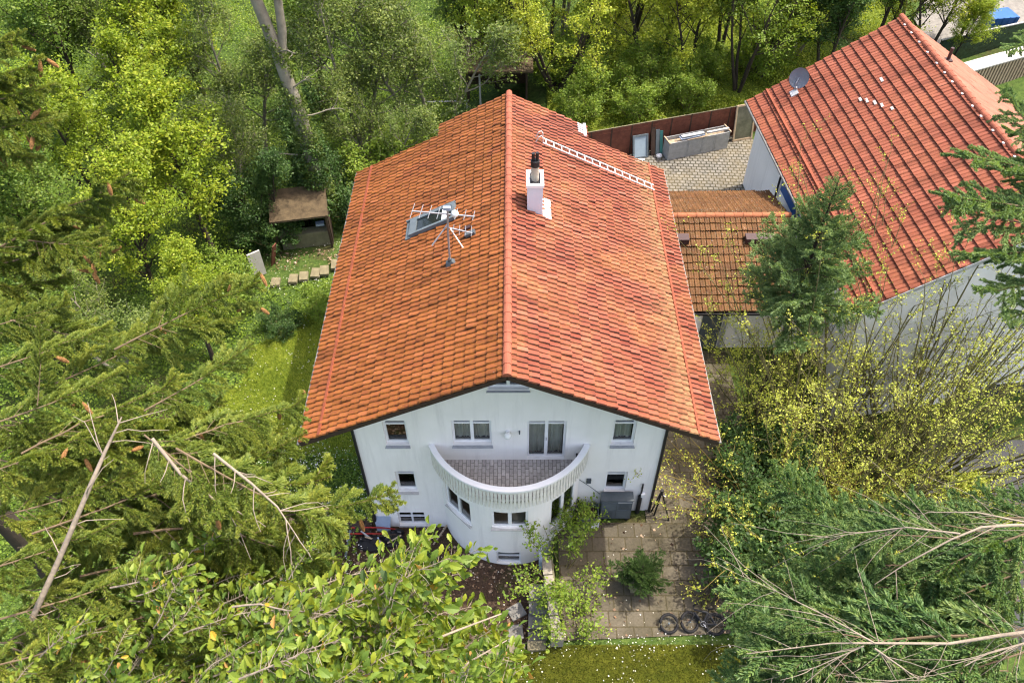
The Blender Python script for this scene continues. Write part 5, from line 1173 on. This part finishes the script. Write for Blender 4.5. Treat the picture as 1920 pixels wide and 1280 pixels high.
# ---------------------------------------------------------------- conifers
def needles(mb, pts, rg, dens=1000, ln=.017, wd=.0016, fwd=.75, v0=.5, down=0., tip=True):
    """needles all round a shoot that runs along pts"""
    P = np.asarray(pts, float); seg = np.linalg.norm(np.diff(P, axis=0), axis=1); cum = np.concatenate([[0], np.cumsum(seg)]); L = cum[-1]
    n = max(8, int(L*dens)); s = np.sort(rg.random(n))*L
    i = np.clip(np.searchsorted(cum, s)-1, 0, len(seg)-1); f = ((s-cum[i])/seg[i])[:, None]
    p = P[i]*(1-f)+P[i+1]*f; t = nrmz(P[i+1]-P[i]); r = rg.normal(size=(n, 3)); r[:, 2] += .35; r = nrmz(r-t*np.sum(r*t, 1, keepdims=True))
    d = nrmz(t*fwd+r*(1-.35*fwd)+np.array((0, 0, -down))); e = np.minimum(1, .55+(L-s)/.03)[:, None]
    l = ln*(.75+.5*rg.random(n))[:, None]*e; sd = nrmz(np.cross(d, rg.normal(size=(n, 3))))*wd
    V = np.stack([p, p+d*l*.45+sd, p+d*l, p+d*l*.45-sd], 1).reshape(-1, 3)
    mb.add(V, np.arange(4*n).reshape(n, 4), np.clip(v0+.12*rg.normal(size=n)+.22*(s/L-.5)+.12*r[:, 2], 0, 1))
def spruce_branch(seed, L=1.2, bare=.45, step=.055, side=.34, droop=.5, dens=900, ln=.017, wd=.0019, twig=.0105, flat=.25, sub=True, fwd=.75):
    """one bough along +X: wood mesh and needle mesh"""
    rg = np.random.default_rng(seed); w = MB(); nd = MB(); ends = []
    x = np.linspace(0, 1, 9); m = np.stack([x*L, .05*L*np.sin(x*2.2+rg.random()*6)*x, -.10*L*x**2+.10*L*x**4+.02*rg.normal(size=9)*x], 1)
    w.tube(m, twig*(1-.8*x)+.0015, 6); k0 = int(8*bare)
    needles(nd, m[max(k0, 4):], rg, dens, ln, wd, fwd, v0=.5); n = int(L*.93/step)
    for i in range(n):
        f = .06+.92*i/n+.02*rg.random(); a = min(int(f*8), 7); p = m[a]+(m[a+1]-m[a])*(f*8-a); t = nrmz(m[a+1]-m[a])
        for s in (-1, 1):
            if rg.random() < .12: continue
            l = side*(.30+.95*(1-f)**.8)*(.6+.6*rg.random())
            if f < bare*.5 and rg.random() < .35: l *= .6
            d = nrmz(t*(.55+.3*rg.random())+np.array((0, s*.85, rg.normal()*flat)))
            q = [p]
            for c in range(5):
                d = nrmz(d+np.array((.04, 0, -.16*droop))+rg.normal(size=3)*.07); q.append(q[-1]+d*l/5)
            q = np.array(q); w.tube(q, np.linspace(.0030, .0013, 6), 4, False); sv = .48+.10*rg.normal()
            st = 1 if (f < bare and rg.random() < .6) else 0
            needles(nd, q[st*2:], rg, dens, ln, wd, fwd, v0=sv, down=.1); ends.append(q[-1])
            if sub and l > .13:
                for g in np.arange(.25, .9, .17 if l > .2 else .25):
                    b = min(int(g*5), 4); r_ = q[b]+(q[b+1]-q[b])*(g*5-b); ss = 1 if rg.random() < .5 else -1
                    d2 = nrmz(nrmz(q[b+1]-q[b])*.8+np.cross((0, 0, 1), q[b+1]-q[b])/l*5*.55*ss+np.array((0, 0, -.15*droop))); u = np.array([r_, r_+d2*l*.22+np.array((0, 0, -.01)), r_+d2*l*.42*(.7+.5*rg.random())+np.array((0, 0, -.035*droop))])
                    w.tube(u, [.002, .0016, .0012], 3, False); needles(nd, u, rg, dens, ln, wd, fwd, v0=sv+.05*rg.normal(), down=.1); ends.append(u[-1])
    return w, nd, np.array(ends)
def bough_set(seeds, wm, nm, **kw):
    out = []
    for s in seeds:
        w, n, e = spruce_branch(s, **kw); b = w.build('branch', wm); c = n.build('needles', nm, b); out.append([b, c, e, False])
    return out
def place_bough(root, bs, P0, P1, rg, L0=1.2, roll=.35, up=(0, 0, 1)):
    """set a copy of one bough between two points in the root's space"""
    P0 = np.asarray(P0, float); P1 = np.asarray(P1, float); X = P1-P0; L = np.linalg.norm(X); X /= L; up = np.asarray(up, float)
    Yv = np.cross(up, X); Yv /= np.linalg.norm(Yv)+1e-9; Zv = np.cross(X, Yv); a = rg.normal()*roll; Y2 = Yv*math.cos(a)+Zv*math.sin(a); Z2 = np.cross(X, Y2); s = L/L0
    if bs[3]:
        o = bs[0].copy(); COL.objects.link(o); c = bs[1].copy(); COL.objects.link(c); c.parent = o
    else: o = bs[0]; bs[3] = True
    o.parent = root; M = np.stack([X*s, Y2*s, Z2*s], 1)
    o.matrix_local = Matrix([list(M[i])+[P0[i]] for i in range(3)]+[[0, 0, 0, 1]])
    return M, P0
ca = MB(); rg = np.random.default_rng(3)           # a hanging cone with scales
for i in range(11):
    z = -.1*i/10; r = .0135*math.sin(math.pi*(.12+.80*i/10))**.7
    for k in range(8):
        t = 2*math.pi*(k+.5*(i % 2))/8; c = np.array((r*math.cos(t), r*math.sin(t), z)); n_ = np.array((math.cos(t), math.sin(t), 0)); s_ = np.array((-math.sin(t), math.cos(t), 0))
        ca.hexa([c-s_*.005-n_*.006, c+s_*.005-n_*.006, c+s_*.005+n_*.002, c-s_*.005+n_*.002, c-s_*.003-n_*.003+np.array((0, 0, -.012)), c+s_*.003-n_*.003+np.array((0, 0, -.012)), c+s_*.003+n_*.005+np.array((0, 0, -.010)), c-s_*.003+n_*.005+np.array((0, 0, -.010))])
ca.tube([(0, 0, .012), (0, 0, -.095)], [.004, .006], 6)
CONE = [ca.build('cone', M_CONE), False]
def place_cone(root, p, rg, s=1.0):
    if CONE[1]: o = CONE[0].copy(); COL.objects.link(o)
    else: o = CONE[0]; CONE[1] = True
    o.parent = root; o.location = tuple(p); o.rotation_euler = (rg.normal()*.45, rg.normal()*.45, rg.random()*6); o.scale = (s, s, s*(.9+.4*rg.random())); return o
M_BOUGH = plain('brown_spruce_twig', (.15, .11, .065), .9, .3, 10)
SPR = bough_set((101, 102, 103, 104, 105), M_BOUGH, L_NEEDLE, bare=.30, step=.082, side=.34, droop=.75, dens=1500, ln=.029, wd=.0033, twig=.0070, fwd=.5)
FEA = bough_set((111, 112, 113, 114), M_BOUGH, L_NEEDLEF, bare=.2, step=.055, side=.34, droop=.45, dens=950, ln=.027, wd=.0040, twig=.006, flat=.45)
BLU = bough_set((121, 122, 123), M_BOUGH, L_NEEDLEB, bare=.15, step=.07, side=.30, droop=.2, dens=1050, ln=.025, wd=.0036, twig=.007)
def tree_root(name, label, trunk_pts, radii, bark, loc):
    o = empty(name, loc, 0, label, 'spruce tree'); mb = MB(); mb.tube(trunk_pts, radii, 12); local(mb.build('trunk', bark, o, True), o); return o
def boughs(root, sets, lst, rg, roll=.35, cones=0., cone_s=1.0, jit=0.):
    base = np.array(root.location)
    for (u0, v0, d0, u1, v1, d1) in lst:
        P0, P1 = D(u0, v0, d0), D(u1, v1, d1); b = sets[rg.integers(len(sets))]
        M, P = place_bough(root, b, P0-base, P1-base, rg, roll=roll)
        if rg.random() < cones:
            for e in b[2][rg.choice(len(b[2]), rg.integers(2, 6), False)]:
                if e[0] > .45: place_cone(root, P+M@e+np.array((0, 0, -.005)), rg, cone_s)
rg = np.random.default_rng(2024)
# the large spruce filling the lower left: trunk outside the frame, boughs reaching in from the left
T = D(-330, 1180, 4.6); zb0 = float(gz(T[0], T[1]))
spr = tree_root('spruce_tree', 'big olive green spruce with orange brown cones filling the lower left', [(T[0], T[1], zb0-.2), (T[0], T[1], 8), (T[0], T[1], 16), (T[0], T[1], T[2]+1.6)], [.36, .27, .17, .02], M_BARK, (T[0], T[1], zb0))
L = [(215, 655, 4.7, 492, 528, 4.8), (270, 770, 4.5, 482, 650, 4.7), (330, 830, 4.3, 570, 742, 4.6), (480, 975, 4.2, 745, 918, 4.3), (70, 760, 4.2, 76, 604, 4.1), (270, 815, 4.0, 470, 985, 4.0), (330, 840, 4.0, 640, 1000, 4.1),
     (150, 950, 4.4, 620, 880, 4.7), (250, 1000, 4.4, 655, 960, 4.8), (380, 980, 4.3, 640, 1060, 4.6), (-40, 700, 4.6, 210, 610, 4.8), (-30, 800, 4.4, 230, 700, 4.6), (40, 850, 4.3, 330, 700, 4.6), (120, 860, 4.4, 420, 750, 4.7),
     (-60, 900, 4.2, 200, 800, 4.3), (-40, 980, 4.2, 260, 880, 4.4), (60, 1000, 4.2, 400, 880, 4.5), (150, 1080, 4.3, 520, 980, 4.6), (-60, 1080, 4.0, 220, 980, 4.1), (0, 1160, 4.0, 330, 1060, 4.2), (180, 1180, 4.1, 520, 1080, 4.5), (-50, 1260, 3.9, 250, 1160, 4.0),
     (120, 1290, 4.0, 440, 1170, 4.2), (280, 1300, 4.1, 600, 1160, 4.5), (-80, 640, 4.9, 130, 560, 5.0), (100, 720, 4.9, 330, 620, 5.1), (200, 920, 4.8, 470, 800, 5.0), (320, 930, 4.8, 580, 820, 5.0), (-40, 1340, 3.8, 180, 1230, 3.9), (20, 600, 5.2, 240, 650, 5.1),
     (-60, 850, 4.8, 150, 900, 4.6), (60, 920, 4.8, 300, 1000, 4.6), (240, 1060, 4.7, 500, 1120, 4.5), (60, 1120, 4.6, 300, 1230, 4.3), (360, 1080, 4.8, 640, 1120, 4.9)]
boughs(spr, SPR, L, rg, .4, .6, .68)
for k in range(34):
    u, v = rg.uniform(-40, 330), rg.uniform(780, 1290); a = rg.uniform(-.7, .6); l = rg.uniform(170, 260); d = rg.uniform(4.6, 5.4)
    boughs(spr, SPR, [(u, v, d, u+l*math.cos(a), v+l*math.sin(a), d+.1)], rg, .5, .25, .68)
for pts, r in (([(60, 1160, 4.05), (110, 1050, 4.0), (165, 920, 3.95), (200, 840, 3.95), (228, 782, 3.95)], .014), ([(285, 822, 4.0), (340, 890, 4.0), (400, 935, 4.0), (450, 960, 4.05)], .010), ([(400, 850, 3.95), (470, 905, 3.95), (520, 950, 4.0), (560, 1010, 4.0)], .008)):
    P = np.array([D(*q) for q in pts]); mb = MB(); mb.tube(P, r*np.array([1.15, 1., .85, .62, .25][-len(P):]), 8); rgs = np.random.default_rng(9)
    for i in range(14):
        f = rgs.random()*(len(P)-1); a = min(int(f), len(P)-2); p = P[a]+(P[a+1]-P[a])*(f-a); b = limb(rgs, p, around(rgs, P[a+1]-P[a], .9), .10+.22*rgs.random(), 4, .2, -.12); mb.tube(b, np.linspace(.0035, .0015, 5), 4, False)
    local(mb.build('dead_branch', M_TWIG, spr, True), spr)
# the spruce at the upper left edge
T = D(-420, 520, 7.2); zb0 = float(gz(T[0], T[1]))
sp2 = tree_root('spruce_tree', 'spruce whose cone hung boughs enter at the upper left edge', [(T[0], T[1], zb0-.2), (T[0], T[1], 12), (T[0], T[1], T[2]+2)], [.34, .2, .02], M_BARK, (T[0], T[1], zb0))
L = [(-120, 130, 5.4, 42, 62, 5.2), (-100, 170, 5.4, 75, 108, 5.2), (-90, 200, 5.4, 98, 165, 5.2), (-100, 240, 5.4, 112, 235, 5.2), (-110, 260, 5.5, 60, 300, 5.3), (-60, 500, 5.6, 235, 318, 5.5), (-80, 520, 5.6, 190, 430, 5.5), (-60, 470, 5.8, 140, 400, 5.7), (-90, 560, 5.5, 120, 520, 5.5), (40, 450, 5.5, 215, 470, 5.3)]
boughs(sp2, SPR, L, rg, .4, 1.0, .85)
# blue green spruce entering at the upper right
T = D(2280, 640, 8.2); zb0 = float(gz(T[0], T[1]))
sp3 = tree_root('spruce_tree', 'blue green spruce whose boughs enter at the right edge before the tiled roof', [(T[0], T[1], zb0-.2), (T[0], T[1], 10), (T[0], T[1], T[2]+1.5)], [.34, .2, .02], M_BARK, (T[0], T[1], zb0))
L = [(2000, 330, 7.6, 1872, 165, 7.4), (2020, 330, 7.6, 1785, 278, 7.3), (2010, 400, 7.6, 1765, 355, 7.2), (2010, 440, 7.6, 1762, 392, 7.2), (2020, 470, 7.6, 1790, 470, 7.2), (2020, 520, 7.6, 1830, 550, 7.2), (2040, 380, 7.8, 1850, 300, 7.6), (2040, 300, 7.8, 1880, 235, 7.7), (2030, 560, 7.6, 1880, 600, 7.3), (2000, 60, 7.8, 1880, 95, 7.6)]
boughs(sp3, BLU, L, rg, .4)
# feathery conifer with pale twigs filling the lower right
T = D(2350, 1230, 4.8); zb0 = float(gz(T[0], T[1]))
fea = tree_root('feathery_conifer', 'feathery green conifer with bare pale twigs filling the lower right', [(T[0], T[1], zb0-.2), (T[0], T[1], 9), (T[0], T[1], T[2]+1)], [.36, .24, .03], M_BARK, (T[0], T[1], zb0))
L = [(1960, 985, 4.3, 1600, 1125, 4.4), (1980, 1190, 3.9, 1385, 1215, 4.2), (1800, 1010, 4.3, 1520, 1000, 4.5), (1860, 1000, 4.5, 1580, 960, 4.8), (1640, 1200, 4.1, 1410, 1140, 4.3), (1640, 1225, 4.1, 1390, 1295, 4.2), (1940, 1215, 3.9, 1640, 1300, 3.9), (1720, 1160, 4.3, 1350, 1110, 4.6), (1760, 1100, 4.4, 1440, 1085, 4.7), (1700, 1060, 4.5, 1480, 1045, 4.8),
     (1950, 1060, 4.2, 1650, 1180, 4.3), (1960, 1120, 4.2, 1680, 1110, 4.4), (1940, 970, 4.9, 1690, 960, 5.1), (1990, 950, 4.9, 1780, 925, 5.2), (1960, 1000, 4.7, 1720, 1010, 4.9), (1620, 1220, 4.3, 1360, 1245, 4.5), (1600, 1260, 4.1, 1370, 1290, 4.2), (1850, 1280, 3.8, 1560, 1330, 3.8), (1980, 1280, 3.7, 1780, 1310, 3.8), (1800, 1080, 4.6, 1540, 1120, 4.8),
     (1960, 1040, 4.6, 1740, 1060, 4.8), (1850, 1150, 4.5, 1560, 1180, 4.8), (1940, 1170, 4.6, 1700, 1230, 4.7), (1640, 1150, 4.7, 1400, 1180, 4.9)]
boughs(fea, FEA, L, rg, .35)
for k in range(16):
    u, v = rg.uniform(1600, 1960), rg.uniform(1040, 1290); a = math.pi+rg.uniform(-.5, .6); l = rg.uniform(220, 330); d = rg.uniform(4.8, 5.5)
    boughs(fea, FEA, [(u, v, d, u+l*math.cos(a), v+l*math.sin(a), d+.1)], rg, .4)
for pts, r in (([(1990, 985, 4.25), (1900, 984, 4.2), (1840, 988, 4.2), (1785, 1010, 4.2), (1700, 1055, 4.25), (1640, 1095, 4.3)], .013), ([(1800, 1000, 4.2), (1700, 988, 4.25), (1600, 1000, 4.3), (1530, 1010, 4.4)], .007), ([(2000, 1175, 3.85), (1880, 1190, 3.85), (1780, 1206, 3.9), (1640, 1205, 3.95), (1560, 1205, 4.0), (1400, 1225, 4.1)], .014),
               ([(1640, 1205, 3.9), (1560, 1160, 4.0), (1460, 1110, 4.1), (1360, 1065, 4.3)], .006), ([(1640, 1215, 3.9), (1690, 1250, 3.85), (1760, 1300, 3.8)], .007), ([(1940, 1200, 3.8), (1850, 1225, 3.8), (1760, 1275, 3.8)], .008), ([(1620, 1210, 3.95), (1530, 1250, 4.0), (1430, 1275, 4.1)], .005), ([(1930, 980, 4.5), (1830, 960, 4.5), (1740, 960, 4.6), (1680, 985, 4.7)], .007)):
    P = np.array([D(*q) for q in pts]); mb = MB(); mb.tube(P, np.linspace(r*.78, r*.14, len(P)), 8); rgs = np.random.default_rng(int(pts[0][0]+pts[1][1]))
    for i in range(13):
        f = rgs.random()*(len(P)-1); a = min(int(f), len(P)-2); p = P[a]+(P[a+1]-P[a])*(f-a); b = limb(rgs, p, nrmz(P[a+1]-P[a])+rgs.normal(size=3)*.55, .16+.40*rgs.random(), 5, .10, -.06); mb.tube(b, np.linspace(.0022, .0009, 6), 4, False)
    local(mb.build('dead_branch', M_TWIG, fea, True), fea)
# small spruce between the houses
def young_spruce(name, label, loc, H, R, zmin, sets, n, seed, s=1.):
    rg = np.random.default_rng(seed); o = empty(name, loc, 0, label, 'spruce tree'); mb = MB(); mb.tube([(0, 0, -.1), (0, 0, H*.6), (0, 0, H)], [.13*s, .07*s, .012], 8); mb.build('trunk', M_BARK, o, True)
    for i in range(n):
        f = (i+rg.random())/n; z = zmin+(H-zmin-.1)*f**.9; r = R*(1-f)**.85*(.7+.5*rg.random())+.16; az = i*2.4+rg.normal()*.3; d = np.array((math.cos(az), math.sin(az), .25+.9*f)); P0 = np.array((0, 0, z)); place_bough(o, sets[rg.integers(len(sets))], P0, P0+nrmz(d)*r, rg, roll=.3)
    return o
BLU2 = bough_set((131, 132, 133), M_BARK, L_NEEDLEB, bare=.1, step=.085, side=.42, droop=.15, dens=260, ln=.046, wd=.0065)
young_spruce('young_spruce', 'slim blue green spruce standing between the link building and the red brown roof', (9.6, 4.6, -.2), 11.0, 2.5, 5.0, BLU2, 56, 5)
DRK = bough_set((141, 142), M_BARK, L_DEEP, bare=.1, step=.085, side=.42, droop=.1, dens=300, ln=.04, wd=.006)
young_spruce('ball_conifer', 'dark round conifer bush in a square pot on the patio', (4.2, -2.75, .45), .85, .95, .02, DRK, 34, 6, .4)
# broad leaved tree at the lower centre
OAK = [(0, .01), (.12, .07), (.25, .16), (.33, .13), (.46, .24), (.55, .19), (.68, .26), (.78, .18), (.90, .14), (1, .01)]
def leafy_branch(seed, L=.6, n=36, size=.075):
    rg = np.random.default_rng(seed); w = MB(); lf = MB(); st = limb(rg, (0, 0, 0), (1, 0, .05), L, 7, .10, .0); w.tube(st, np.linspace(.0065, .002, 8), 6); P = []; Tt = []
    for i in range(n):
        f = .15+.85*(i+rg.random()*.7)/n; x = min(f, .999)*7; a = int(x); p = st[a]+(st[a+1]-st[a])*(x-a); sd = 1 if i % 2 else -1; d = nrmz(nrmz(st[a+1]-st[a])*.7+np.array((0, sd, .1))*(.9 if f < .93 else .2)+rg.normal(size=3)*.35); q = p+d*.035
        w.tube([p, q], [.0013, .001], 3, False); P.append(q); Tt.append(d)
        if rg.random() < .30:
            b = limb(rg, p, nrmz(d+rg.normal(size=3)*.3), .10+.10*rg.random(), 3, .12, .0); w.tube(b, [.0025, .002, .0016, .001], 4, False)
            for z in b[1:]:
                e = nrmz(d+rg.normal(size=3)*.8); P.append(z+e*.02); Tt.append(e)
    P = np.array(P); Tt = np.array(Tt); N = nrmz(rg.normal(size=P.shape)*.45+np.array((0, 0, 1.)))
    leaf_shapes(lf, P, size, rg, np.clip(.5+.2*rg.normal(size=len(P)), 0, 1), OAK, N, Tt, curl=.35); return w, lf
LEA = []
for s in (151, 152, 153, 154, 155):
    w, l = leafy_branch(s); b = w.build('branch', M_TWIG); c = l.build('leaves', L_BROAD, b); LEA.append([b, c, np.zeros((1, 3)), False])
T = D(520, 1560, 4.4); zb0 = float(gz(T[0], T[1]))
oak = tree_root('oak_tree', 'oak with large yellow green lobed leaves at the lower edge left of the lawn', [(T[0], T[1], zb0-.2), (T[0], T[1], 9), (T[0]+.05, T[1], T[2]-.6)], [.32, .22, .05], M_BARK, (T[0], T[1], zb0)); oak['category'] = 'oak tree'
OUT = [(440, 1230), (600, 1100), (700, 1060), (770, 1000), (880, 1015), (930, 1090), (950, 1140), (1000, 1170), (1010, 1250), (960, 1300), (420, 1310)]
cnt = 0
while cnt < 96:
    u, v = rg.uniform(420, 1010), rg.uniform(990, 1320)
    if not in_poly(OUT, np.array([u]), np.array([v]))[0]: continue
    a = rg.uniform(-1.3, -.1); l = rg.uniform(120, 210); d = rg.uniform(3.5, 4.4)-.25*(v > 1180); base = np.array(oak.location)
    place_bough(oak, LEA[rg.integers(5)], D(u-l*math.cos(a), v-l*math.sin(a), d+.08)-base, D(u, v, d-.03)-base, rg, .6, .5); cnt += 1
for pts, r in (([(420, 1290, 3.9), (560, 1200, 3.85), (640, 1150, 3.9), (740, 1085, 3.9), (800, 1050, 3.95)], .010), ([(600, 1290, 3.7), (760, 1220, 3.7), (860, 1180, 3.8), (940, 1150, 3.9)], .009), ([(560, 1310, 3.5), (660, 1270, 3.5), (740, 1250, 3.5)], .008), ([(800, 1320, 3.6), (880, 1240, 3.6), (950, 1200, 3.7)], .007)):
    P = np.array([D(*q) for q in pts]); mb = MB(); mb.tube(P, np.linspace(r, r*.4, len(P)), 8); local(mb.build('limb', M_TWIG, oak, True), oak)
for u, v, l, a in ((590, 1010, 90, -1.0), (540, 1090, 100, -.7), (380, 1120, 110, -.8), (180, 1230, 110, -.9), (320, 1270, 120, -.6), (60, 1250, 110, -.9), (460, 1180, 120, -.8), (250, 1180, 100, -1.), (120, 1300, 120, -.7), (410, 1240, 110, -.8)):
    d = 3.7; place_bough(oak, LEA[rg.integers(5)], D(u-l*math.cos(a), v-l*math.sin(a), d)-np.array(oak.location), D(u, v, d)-np.array(oak.location), rg, .6, .5)
cnt = 0
while cnt < 34:
    u, v = rg.uniform(140, 500), rg.uniform(1010, 1300)
    if u < 300 and v < 1120: continue
    a = rg.uniform(-1.3, -.1); l = rg.uniform(100, 170); d = rg.uniform(3.7, 4.5); base = np.array(oak.location)
    place_bough(oak, LEA[rg.integers(5)], D(u-l*math.cos(a), v-l*math.sin(a), d+.08)-base, D(u, v, d-.03)-base, rg, .6, .5); cnt += 1
